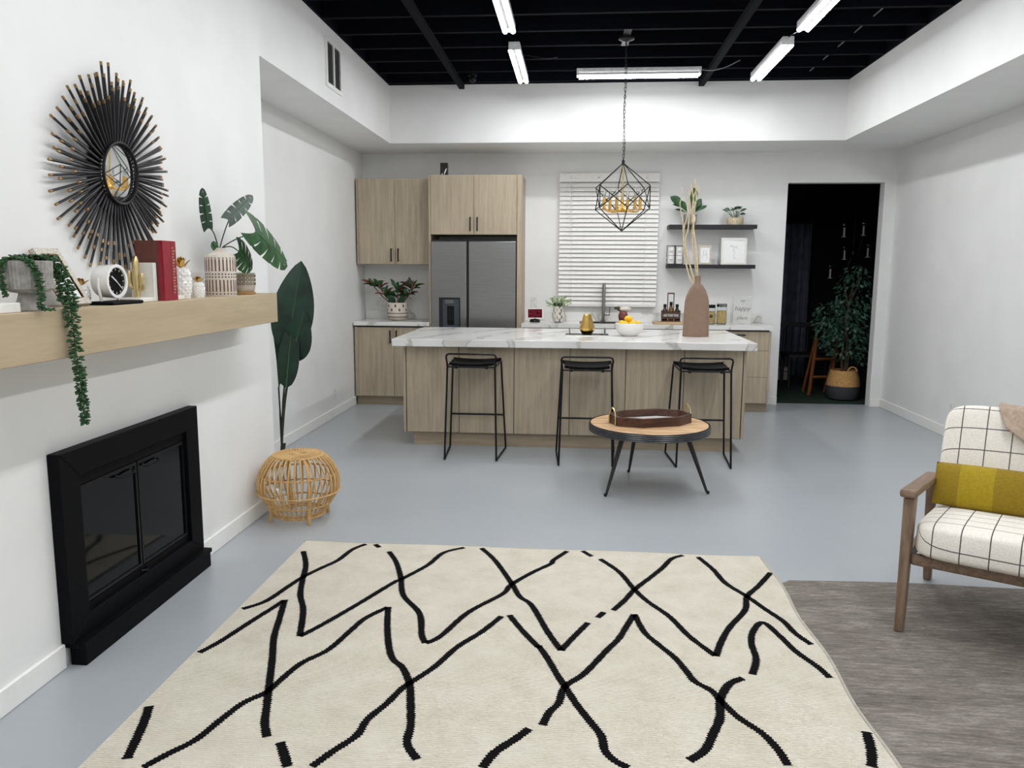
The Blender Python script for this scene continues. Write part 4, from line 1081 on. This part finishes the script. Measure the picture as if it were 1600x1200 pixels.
# white boxes at the left end
tag(box(-.06, .06, -.1, .1, 0, .03).build('white_box', 'white_matte', None, on(-1.765, 2.2), bevel=.003), 'flat white box on the mantel at the left edge', 'box')
t = thing('trailing_plant', 'grey ribbed pedestal pot with a long trailing string of green leaves', 'plant', on(-1.735, 2.385))
pr = [(.048, 0), (.05, .004), (.036, .035), (.031, .056), (.055, .06), (.068, .07), (.071, .156), (.066, .158), (.063, .14), (.0001, .138)]
m = MB().lathe(pr, 72)
for i, (x, y, z) in enumerate(m.v):
    if .06 < z < .157 and (i % 72) % 2: m.v[i] = (x*.965, y*.965, z)
m.build('pedestal_pot', 'stone_grey', t, smooth=True, angle=.5)
MB().lathe([(.062, .139), (.03, .146), (.0001, .149)], 16, caps=False).build('soil', 'soil', t)
def pearls(path, name, dens, spread, sz, seed):
    q = smooth_path(path, 14); r = random.Random(seed); m = MB()
    m.tube(q[::3]+[q[-1]], .0016, 4)
    for i in range(len(q)):
        for k in range(dens):
            a = r.uniform(0, 2*PI); s = spread*(1-.55*i/len(q)); p = q[i]
            d = Vector((math.cos(a), math.sin(a), r.uniform(-.5, .3))).normalized()
            c = p+d*s*r.uniform(.45, 1.0)
            m.tube([p, c], .0011, 3, cap=False)
            b = len(m.v); m.sphere((0, 0, 0), sz*r.uniform(.8, 1.15), 6, 4, (.62, .62, 1.25)); m.xf(Matrix.Translation(c) @ d.to_track_quat('Z', 'Y').to_matrix().to_4x4(), b)
    return stuff(m.build(name, 'pearl_green', t, smooth=True))
pearls([(.01, .03, .158), (.03, .06, .17), (.05, .085, .12), (.072, .09, .05), (.078, .085, -.02), (.08, .09, -.12), (.08, .1, -.22), (.08, .108, -.3), (.08, .112, -.385)], 'trailing_strand', 7, .03, .006, 1)
pearls([(.0, -.03, .158), (.03, -.055, .165), (.062, -.05, .13), (.07, -.045, .07), (.066, -.04, .015), (.085, -.02, .006)], 'trailing_strand', 4, .017, .005, 2)
pearls([(-.02, -.05, .158), (-.03, -.075, .15), (-.025, -.085, .1), (-.02, -.082, .05)], 'trailing_strand', 4, .015, .005, 3)
pearls([(.02, .04, .155), (.045, .066, .13), (.05, .074, .08), (.05, .07, .03)], 'trailing_strand', 3, .013, .005, 5)
pearls([(-.05, -.04, .158), (0, -.05, .17), (.04, 0, .172), (0, .05, .172), (-.04, .04, .16)], 'crown_foliage', 4, .022, .0055, 4)
# leaning photo frame, faces the room
t = thing('picture_frame', 'leaning bone-textured photo frame behind the trailing plant', 'picture frame', on(-1.757, 2.672), PI/2)
t.rotation_euler = (-.53, 0, PI/2); t.location.z += .0103
w, h, bw = .135, .225, .026
fm = MB().box(-w/2, w/2, 0, .016, 0, bw).box(-w/2, w/2, 0, .016, h-bw, h).box(-w/2, -w/2+bw, 0, .016, bw, h-bw).box(w/2-bw, w/2, 0, .016, bw, h-bw)
fm.build('frame', 'frame_bone', t)
MB().box(-w/2+bw, w/2-bw, -.001, .01, bw-.003, bw).box(-w/2+bw, w/2-bw, -.001, .01, h-bw, h-bw+.003).box(-w/2+bw-.003, -w/2+bw, -.001, .01, bw, h-bw).box(w/2-bw, w/2-bw+.003, -.001, .01, bw, h-bw).build('inner_slip', 'cork', t)
box(-w/2+bw, w/2-bw, .006, .012, bw, h-bw).build('mat', 'mat_white', t)
box(-w/2, w/2, .0165, .02, 0, h).build('backing', 'cork', t)
def pineapple(x, y, r, h, label):
    t = thing('pineapple_jar', label, 'jar', on(x, y), 0, 'white pineapple jars with gold crowns')
    N, Mz = 18, 10; m = MB()
    prf = lambda q: r*(.66+.34*math.sin(PI*(.1+.82*q)))
    for i in range(Mz+1):
        for k in range(N):
            a = 2*PI*k/N; rr_ = prf(i/Mz)*(1.05 if (k+i) % 2 else .96)
            m.v.append((rr_*math.cos(a), rr_*math.sin(a), h*i/Mz))
    for i in range(Mz):
        for k in range(N):
            k2 = (k+1) % N; A, B, C, D = i*N+k, i*N+k2, (i+1)*N+k2, (i+1)*N+k
            m.f += [(A, B, D), (B, C, D)] if (k+i) % 2 else [(A, B, C), (A, C, D)]
    m.f.append(tuple(reversed(range(N)))); m.f.append(tuple(Mz*N+k for k in range(N)))
    m.build('body', 'white_gloss', t)
    MB().lathe([(prf(.72)*1.06, h*.735), (prf(.72)*1.06, h*.745)], 20, caps=False).build('lid_seam', 'print_grey', t)
    for ring, (n, rr_, hh, sp) in enumerate(((7, .5, .34, .62), (6, .3, .42, .32), (3, .12, .46, .1))):
        for k in range(n):
            a = 2*PI*k/n+ring*.5; b = MB()
            leaf(b, (r*rr_*math.cos(a)*.5, r*rr_*math.sin(a)*.5, h), (r*(rr_+sp)*math.cos(a), r*(rr_+sp)*math.sin(a), h+h*hh*.85), r*.22, (math.cos(a), math.sin(a), .3), -.12, .3, 5, .4, 2)
            b.build('crown_leaf', 'gold', t, smooth=True)
pineapple(-1.83, 2.79, .033, .072, 'small white pineapple jar beside the leaning photo frame')
pineapple(-1.80, 3.49, .043, .137, 'large white pineapple jar behind the red books')
pineapple(-1.765, 3.575, .029, .072, 'small white pineapple jar between the large one and the patterned vase')
# black slab and clock
tag(box(-.05, .05, -.105, .105, 0, .013).build('black_tray', 'black_paint', None, on(-1.742, 2.87), bevel=.006, seg=2), 'thin black tray under the white desk clock', 'tray')
t = thing('desk_clock', 'round white drum clock with black dial on two slim feet', 'clock', (-1.755, 2.85, MZ+.0135), -.05)
cz = .073
MB().lathe([(.0001, -.035), (.056, -.035), (.06, -.028), (.063, .03), (.063, .036), (.052, .036), (.051, .03)], 40, (0, 0, cz), caps=False, axis='x').build('case', 'white_gloss', t, smooth=True)
d = MB().lathe([(.0001, .029), (.0525, .029)], 40, (0, 0, cz), caps=False, axis='x').build('dial', 'screen_black', t)
m = MB()
for k in range(12):
    a = k*PI/6; m.box(.0292, .0298, -.0012, .0012, .04, .048); b = len(m.v)-8; m.xf(Matrix.Translation((0, 0, cz)) @ Matrix.Rotation(a, 4, 'X'), b)
m.build('hour_marks', 'label_white', t)
m = MB().box(.0305, .0312, -.0022, .0022, -.006, .033); m.xf(Matrix.Translation((0, 0, cz)) @ Matrix.Rotation(.95, 4, 'X')); m.build('hour_hand', 'label_white', t)
m = MB().box(.0315, .0322, -.0014, .0014, -.008, .044); m.xf(Matrix.Translation((0, 0, cz)) @ Matrix.Rotation(-2.3, 4, 'X')); m.build('minute_hand', 'label_white', t)
for s in (-1, 1): MB().tube([(0, s*.05, .0), (0, s*.064, .06), (0, s*.06, .085)], .0055, 8).build('foot', 'white_gloss', t, smooth=True)
# cactus bookend and red books
t = thing('cactus_bookend', 'white marble bookend with a gold cactus figure', 'bookend', on(-1.803, 3.13))
box(-.05, .05, .035, .06, 0, .158).build('upright', 'white_matte', t, bevel=.002, seg=1)
box(-.05, .05, -.075, .0345, 0, .016).build('foot_plate', 'white_matte', t, bevel=.002, seg=1)
b = MB().tube([(0, -.01, .016), (0, -.01, .16), (0, -.01, .178), (0, -.01, .186)], [.013, .0145, .011, .003], 10).build('cactus', 'pale_gold', t, smooth=True)
for s, zz in ((-1, .055), (1, .045)):
    MB().tube(smooth_path([(0, -.01, zz), (s*.018, -.01, zz+.002), (s*.026, -.01, zz+.02), (s*.026, -.01, zz+.07)], 4), [.0085]*12+[.006], 8).build('cactus_arm', 'pale_gold', b, smooth=True)
def book(y, thick, cover, label, gilt):
    t = thing('book', label, 'book', on(-1.786, y), 0, 'red books on the mantel')
    d, h = .061, .25
    MB().box(-d, d-.004, 0, .003, 0, h).box(-d, d-.004, thick-.003, thick, 0, h).build('cover_board', cover, t)
    box(d-.004, d, 0, thick, 0, h).build('spine', 'book_red', t, bevel=.0012, seg=1)
    box(-d+.004, d-.004, .003, thick-.003, .004, h-.004).build('pages', 'paper', t)
    if cover != 'book_red': box(d-.022, d-.0035, -.0006, .0, 0, h).build('cover_hinge', 'book_red', t)
    if gilt:
        m = MB()
        for i in range(16): m.box(d, d+.0005, thick*.28, thick*(.5+.25*((i*7) % 3)/2), .03+i*.0125, .037+i*.0125)
        m.build('gilt_lettering', 'pale_gold', t)
book(3.198, .062, 'book_brown', 'red book with brown cloth cover facing the clock', False)
book(3.262, .044, 'book_red', 'red book with gilt lettering down its spine', True)
t = thing('bookend', 'plain white marble bookend behind the red books', 'bookend', on(-1.797, 3.312))
box(-.05, .05, 0, .02, 0, .11).build('upright', 'white_matte', t, bevel=.002, seg=1); box(-.05, .05, .0205, .09, 0, .016).build('foot_plate', 'white_matte', t, bevel=.002, seg=1)
# patterned vase with monstera
VX, VY = -1.772, 3.83
t = thing('monstera_vase', 'cream jar with brown stripe pattern holding monstera leaves', 'vase', on(VX, VY))
MB().lathe([(.07, 0), (.073, .004), (.074, .185), (.07, .2), (.045, .212), (.03, .216), (.029, .232), (.031, .236), (.025, .236), (.024, .21), (.0001, .2)], 40).build('jar', 'ceramic_cream', t, smooth=True)
def decal(w, hgt, n, z, r, mat, name, ph=0, skip=None):
    for i in range(n):
        a = 2*PI*(i+ph)/n; m = MB()
        m.grid(lambda u, v: ((r+.0006)*math.cos(a+(v-.5)*w/r), (r+.0006)*math.sin(a+(v-.5)*w/r), z+hgt*u), 1, 2)
        yield m
for args in ((.0065, .058, 26, .022, 0), (.0065, .058, 26, .122, 0), (.0075, .007, 26, .008, 0), (.0075, .007, 26, .19, 1), (.0075, .007, 30, .09, 0), (.0075, .007, 30, .104, 0)):
    w_, h_, n_, z_, top_ = args; pm = None
    for m in decal(w_, h_ if not top_ else .005, n_, z_ if not top_ else .183, .0742, 'pattern_brown', 'x'):
        m.build('painted_mark', 'pattern_brown', t)
def monstera(mb, p0, p1, hw, nrm, slots=5, droop=.1):
    p0 = Vector(p0); p1 = Vector(p1); d = p1-p0; L = d.length; tt = d/L
    n = Vector(nrm); n = (n-tt*n.dot(tt)).normalized(); s = tt.cross(n)
    def pt(u, x):
        w = hw*math.sqrt(max(0, 1-((u-.36)/.64)**2)) if u > .36 else hw*math.sqrt(max(0, 1-((.36-u)/.52)**2))
        return p0+tt*(L*(u-(.3 if hw > .07 else .1)*(abs(x)**1.5)*(1-u)+.08*abs(x)*u))+s*(x*w)+n*(-droop*L*u*u-.12*w*x*x)
    mb.grid(lambda u, v: pt(u, -.3+.6*v), 10, 4)
    for sd in (-1, 1):
        for k in range(slots):
            a = k/slots; b = (k+1)/slots; g = .2/slots if 0 < k else 0
            mb.grid(lambda u, v: pt((a+g*v)+(b-a-g*v)*u, sd*(.28+.72*v)), 4, 4)
        for k in range(1, slots, 2):      # bridges that close some slots into holes
            mb.grid(lambda u, v: pt(k/slots+(.2/slots)*u, sd*(.82+.15*v)), 2, 1)
    return mb
leaves = [((-.006, 0, .23), (.002, -.118, .338), (.002, -.15, .498), .034, (.8, -.45, .2), .02),
          ((0, .0, .23), (.032, .06, .385), (.052, .31, .515), .04, (.75, -.65, .2), .05),
          ((.006, 0, .23), (.152, .115, .31), (.212, .4, .165), .09, (.8, -.5, .3), .1),
          ((.006, .005, .23), (.072, .07, .216), (.092, .19, .14), .075, (.8, -.5, .2), .1),
          ((-.01, 0, .23), (-.005, -.03, .235), (-.01, -.05, .262), .02, (.6, -.7, .3), .05)]
for a, b, c_, hw, nr, dr in leaves:
    a, b, c_ = Vector(a), Vector(b), Vector(c_)
    mid = (a+b)/2+Vector((.004, 0, .02))
    MB().tube(smooth_path([a-Vector((0, 0, .06)), a, mid, b], 5), .0028, 6).build('leaf_stem', 'stem_dark', t, smooth=True)
    m = MB(); monstera(m, b-(c_-b)*.08, c_, hw, nr, 5, dr)
    lf = m.build('monstera_leaf', 'leaf_dark' if hw < .061 and hw > .03 and a.x <= 0 else 'leaf_mid', t, smooth=True)
    MB().tube([b, b+(c_-b)*.5-Vector(nr).normalized()*-.004, b+(c_-b)*.9-Vector(nr).normalized()*dr*.05], .0016, 5).build('midrib', 'leaf_rib', lf)
t = thing('patterned_pot', 'small sand-coloured pot with ring pattern on a saucer', 'pot', on(-1.765, 4.09))
MB().lathe([(.05, 0), (.056, .003), (.056, .012), (.048, .013), (.0001, .013)], 32).build('saucer', 'basket_tan', t, smooth=True)
MB().lathe([(.044, .013), (.051, .02), (.055, .04), (.056, .113), (.051, .113), (.05, .03), (.0001, .028)], 32).build('pot', 'ceramic_sand', t, smooth=True)
rg = MB().tube([(.0066*math.cos(a), 0, .0066*math.sin(a)) for a in [2*PI*k/10 for k in range(10)]], .0017, 4, closed=True).mesh('ring_mark', 'olive_print')
for row in range(3):
    for k in range(18):
        a = 2*PI*k/18
        inst('ring_mark', rg, t, (.0556*math.sin(a), -.0556*math.cos(a), .056+row*.0205), (0, 0, a))

# ------------------------------------------------------------------ rattan stool and tall plant by the chimney corner
t = thing('rattan_stool', 'round honey-coloured rattan stool at the chimney corner', 'stool', (-1.652, 4.49, 0)); t.scale = (.93, .93, .985)
prof = [(.155, .03), (.185, .075), (.225, .13), (.25, .18), (.258, .23), (.248, .28), (.222, .33), (.19, .37), (.16, .39), (.15, .394)]
cane = MB().tube([(r, 0, z) for r, z in smooth_path([(a, 0, b) for a, b in prof], 2) and [(p.x, p.z) for p in smooth_path([(a, 0, b) for a, b in prof], 2)]], .0058, 6).mesh('cane_rib', 'rattan', smooth=True)
for k in range(38): inst('cane_rib', cane, t, (0, 0, 0), (0, 0, 2*PI*k/38))
ring = lambda r, z, w, name='cane_ring': MB().tube([(r*math.cos(a), r*math.sin(a), z) for a in [2*PI*k/40 for k in range(40)]], w, 6, closed=True).build(name, 'rattan', t, smooth=True)
for r, z, w in ((.262, .175, .005), (.158, .03, .008), (.158, .046, .006), (.155, .394, .008), (.06, .398, .006), (.046, .398, .005), (.03, .398, .005), (.24, .28, .006), (.205, .1, .006)): ring(r, z, w)
MB().lathe([(.0001, .393), (.022, .393), (.02, .4), (.0001, .401)], 16, caps=False).build('centre_disc', 'rattan', t, smooth=True)
rad = MB().tube([(.062, 0, .397), (.152, 0, .396)], .0058, 6).mesh('top_cane', 'rattan', smooth=True)
for k in range(44): inst('top_cane', rad, t, (0, 0, 0), (0, 0, 2*PI*k/44))
for k in range(4):
    a = math.radians(-105+60*0+90*k+52)
    c_, s_ = math.cos(a), math.sin(a)
    MB().tube([(.19*c_, .19*s_, 0), (.185*c_, .185*s_, .06), (.212*c_, .212*s_, .13), (.232*c_, .232*s_, .22), (.19*c_, .19*s_, .35), (.14*c_, .14*s_, .385)], .0125, 8).build('leg', 'rattan', t, smooth=True)
t = thing('tall_plant', 'tall bird-of-paradise plant with big dark leaves behind the rattan stool', 'plant', (-1.995, 5.12, 0))
MB().lathe([(.07, 0), (.078, .01), (.088, .2), (.082, .2), (.08, .17), (.0001, .165)], 24).build('nursery_pot', 'ceramic_cream', t, smooth=True)
MB().tube([(0, 0, .16), (.0, 0, .26), (.002, 0, .31)], [.014, .012, .008], 8).build('trunk', 'stem_dark', t, smooth=True)
MB().tube([(.005, 0, .22), (.024, -.01, .31)], [.008, .01], 8).build('cut_stub', 'stem_dark', t, smooth=True)
def bop(p0, p1, hw, fold, name, bend=.05, nrm=(.25, -1, .1), peak=.5):
    b = MB(); leaf(b, p0, p1, hw, nrm, bend, fold, 16, peak, 8)
    lf = b.build('leaf', 'leaf_bird', t, smooth=True)
    p0 = Vector(p0); p1 = Vector(p1); n = Vector(nrm).normalized(); L = (p1-p0).length
    MB().tube([p0+(p1-p0)*u+n*(math.sin(PI*u)*bend*L+.004) for u in [k/10*.97 for k in range(11)]], [.005-.004*k/10 for k in range(11)], 6).build('midrib', 'leaf_rib', lf, smooth=True)
    MB().tube(smooth_path([(0, 0, .28), (p0.x*.35, p0.y*.35, .28+(p0.z-.28)*.5), tuple(p0)], 5), [.007]*6+[.0055]*5, 7).build('leaf_stem', 'stem_dark', t, smooth=True)
bop((.085, -.06, .93), (.19, -.03, 1.54), .135, .12, 'a', peak=.42)
bop((.075, -.08, .7), (.13, -.06, 1.16), .07, .1, 'b', peak=.4)
bop((.11, -.05, .88), (.215, -.07, 1.22), .105, .08, 'c', nrm=(.1, -1, .1), peak=.38)
bop((.005, -.03, .7), (-.015, -.05, 1.1), .03, .9, 'd', nrm=(.8, -.5, 0))

# ------------------------------------------------------------------ dark room
t = thing('basket_tree', 'leafy ficus tree in a two-tone belly basket through the doorway', 'tree', (3.13, 9.47, -.002))
MB().lathe([(.13, 0), (.165, .02), (.19, .1), (.188, .17)], 28, caps=False).build('basket_base', 'basket_dark', t, smooth=True)
MB().lathe([(.188, .17), (.18, .24), (.15, .35), (.143, .35), (.17, .24), (.0001, .2)], 28, caps=False).build('basket_rim', 'basket_tan', t, smooth=True)
MB().tube([(.05+.05*math.cos(a), -.14, .35+.05*math.sin(a)) for a in [PI*k/10 for k in range(11)]], .008, 6).build('basket_handle', 'basket_tan', t, smooth=True)
for d in (-.03, .02, .05): MB().tube(smooth_path([(d*.3, 0, .2), (d, .02, .6), (d*-.5, 0, .95), (d*2, 0, 1.35)], 4), [.014]*4+[.011]*5+[.006]*4, 7).build('trunk', 'stem_brown', t, smooth=True)
rnd = random.Random(9)
fl = MB()
blobs = [(.05, 0, 1.2, .2, .17, .36, 230), (-.12, 0, .95, .26, .2, .24, 330), (.05, -.02, .95, .26, .2, .3, 320), (-.02, -.06, .7, .24, .18, .24, 300), (.14, -.08, .62, .13, .1, .2, 110), (-.2, -.03, .8, .16, .14, .2, 150), (.1, 0, 1.42, .1, .1, .16, 60)]
for cx, cy, cz_, rx, ry, rz_, nn in blobs:
    for i in range(nn):
        v = Vector((rnd.gauss(0, 1), rnd.gauss(0, 1), rnd.gauss(0, 1))).normalized()*rnd.uniform(.55, 1)**.5
        p = Vector((cx+v.x*rx, cy+v.y*ry, cz_+v.z*rz_))
        dd = Vector((v.x*.8+rnd.uniform(-.4, .4), v.y*.8+rnd.uniform(-.4, .4), -.4+rnd.uniform(-.5, .4))).normalized()*rnd.uniform(.05, .075)
        s = dd.cross(Vector((rnd.uniform(-1, 1), rnd.uniform(-1, 1), .8))).normalized()*.014
        fl.add([p, p+dd*.5+s, p+dd, p+dd*.5-s], [(0, 1, 2), (0, 2, 3)])
stuff(fl.build('foliage', 'leaf_ficus', t))
t = thing('step_ladder', 'small brown wooden ladder stool left of the ficus basket', 'ladder', (2.83, 9.76, -.002))
for s, yy in ((0, 0), (.26, .05)):
    MB().tube([(s, yy, 0), (s+.065, yy+.02, .7)], .021, 4).build('upright', 'ladder_wood', t)
for z in (.22, .44): MB().tube([(z*.09, 0, z), (.26+z*.09, .05, z)], .016, 4).build('rung', 'ladder_wood', t)
for s in (0, .26): MB().tube([(s+.06, .06, .69), (s+.0, .26, 0)], .017, 4).build('rear_strut', 'ladder_wood', t)
t = thing('spindle_bench', 'black spindle-back bench in the dark room', 'bench', (2.68, 10.5, -.002))
for x in (0, .55): MB().tube([(x, 0, 0), (x+.01, .0, .4), (x+.05, .12, .8)], .022, 8).build('post', 'black_wood', t, smooth=True)
for x in (0, .55): MB().tube([(x, -.38, 0), (x, -.36, .42)], .02, 8).build('leg', 'black_wood', t, smooth=True)
box(-.03, .6, -.42, .02, .42, .455).build('seat', 'black_wood', t, bevel=.006)
box(-.02, .66, .1, .14, .77, .83).build('top_rail', 'black_wood', t, bevel=.006)
for i in range(5): MB().tube([(.1+i*.1, .0, .45), (.14+i*.1, .12, .78)], .009, 6).build('spindle', 'black_wood', t, smooth=True)
t = thing('paper_stack', 'short stack of pale papers on the dark room floor', 'papers', (2.83, 11.2, -.002))
box(-.1, .12, -.1, .1, .0, .11).build('stack', 'paper', t); box(-.02, .14, -.08, .1, .12, .15).build('top_sheet', 'paper', t, rot=(0, -.1, .2))
t = thing('curtain', 'dark blue-grey curtain hanging in the dark room', 'curtain', (2.9, 11.65, -.001))
m = MB(); f = lambda u, v: (-.35+.75*u, .04*math.sin(u*38)+.015*math.sin(u*90), 2.15*v)
m.grid(f, 70, 6); o = m.build('cloth', 'curtain', t, smooth=True); md = o.modifiers.new('thick', 'SOLIDIFY'); md.thickness = .004
MB().tube([(-.45, 0, 2.16), (.5, 0, 2.16)], .012, 8).build('rod', 'black_metal', t, smooth=True)
t = thing('candelabra', 'dark hanging candelabra with pale candles in the dark room', 'chandelier', (3.52, 10.6, 1.62))
MB().tube([(0, 0, .1), (0, 0, 1.37)], .006, 6).build('hanging_rod', 'black_metal', t)
MB().sphere((0, 0, .1), .05, 12, 8, (1, 1, 1.4)).build('hub', 'black_metal', t, smooth=True)
for k, (dx, dy, dz) in enumerate(((-.16, -.1, .3), (.07, -.12, .32), (-.1, .02, .02), (-.27, 0, -.22), (.2, .05, .05))):
    a = MB().tube(smooth_path([(0, 0, .1), (dx*.5, dy*.5, min(.05, dz-.05)), (dx, dy, dz)], 5), .008, 6).build('arm', 'black_metal', t, smooth=True)
    MB().lathe([(.03, dz), (.032, dz+.008), (.012, dz+.01), (.012, dz+.12), (.0001, dz+.12)], 12, (dx, dy, 0)).build('candle', 'ceramic_cream', a, smooth=True)
    MB().sphere((dx, dy, dz+.15), .014, 8, 6, (1, 1, 1.6)).build('bulb', 'clear_glass', a, smooth=True)
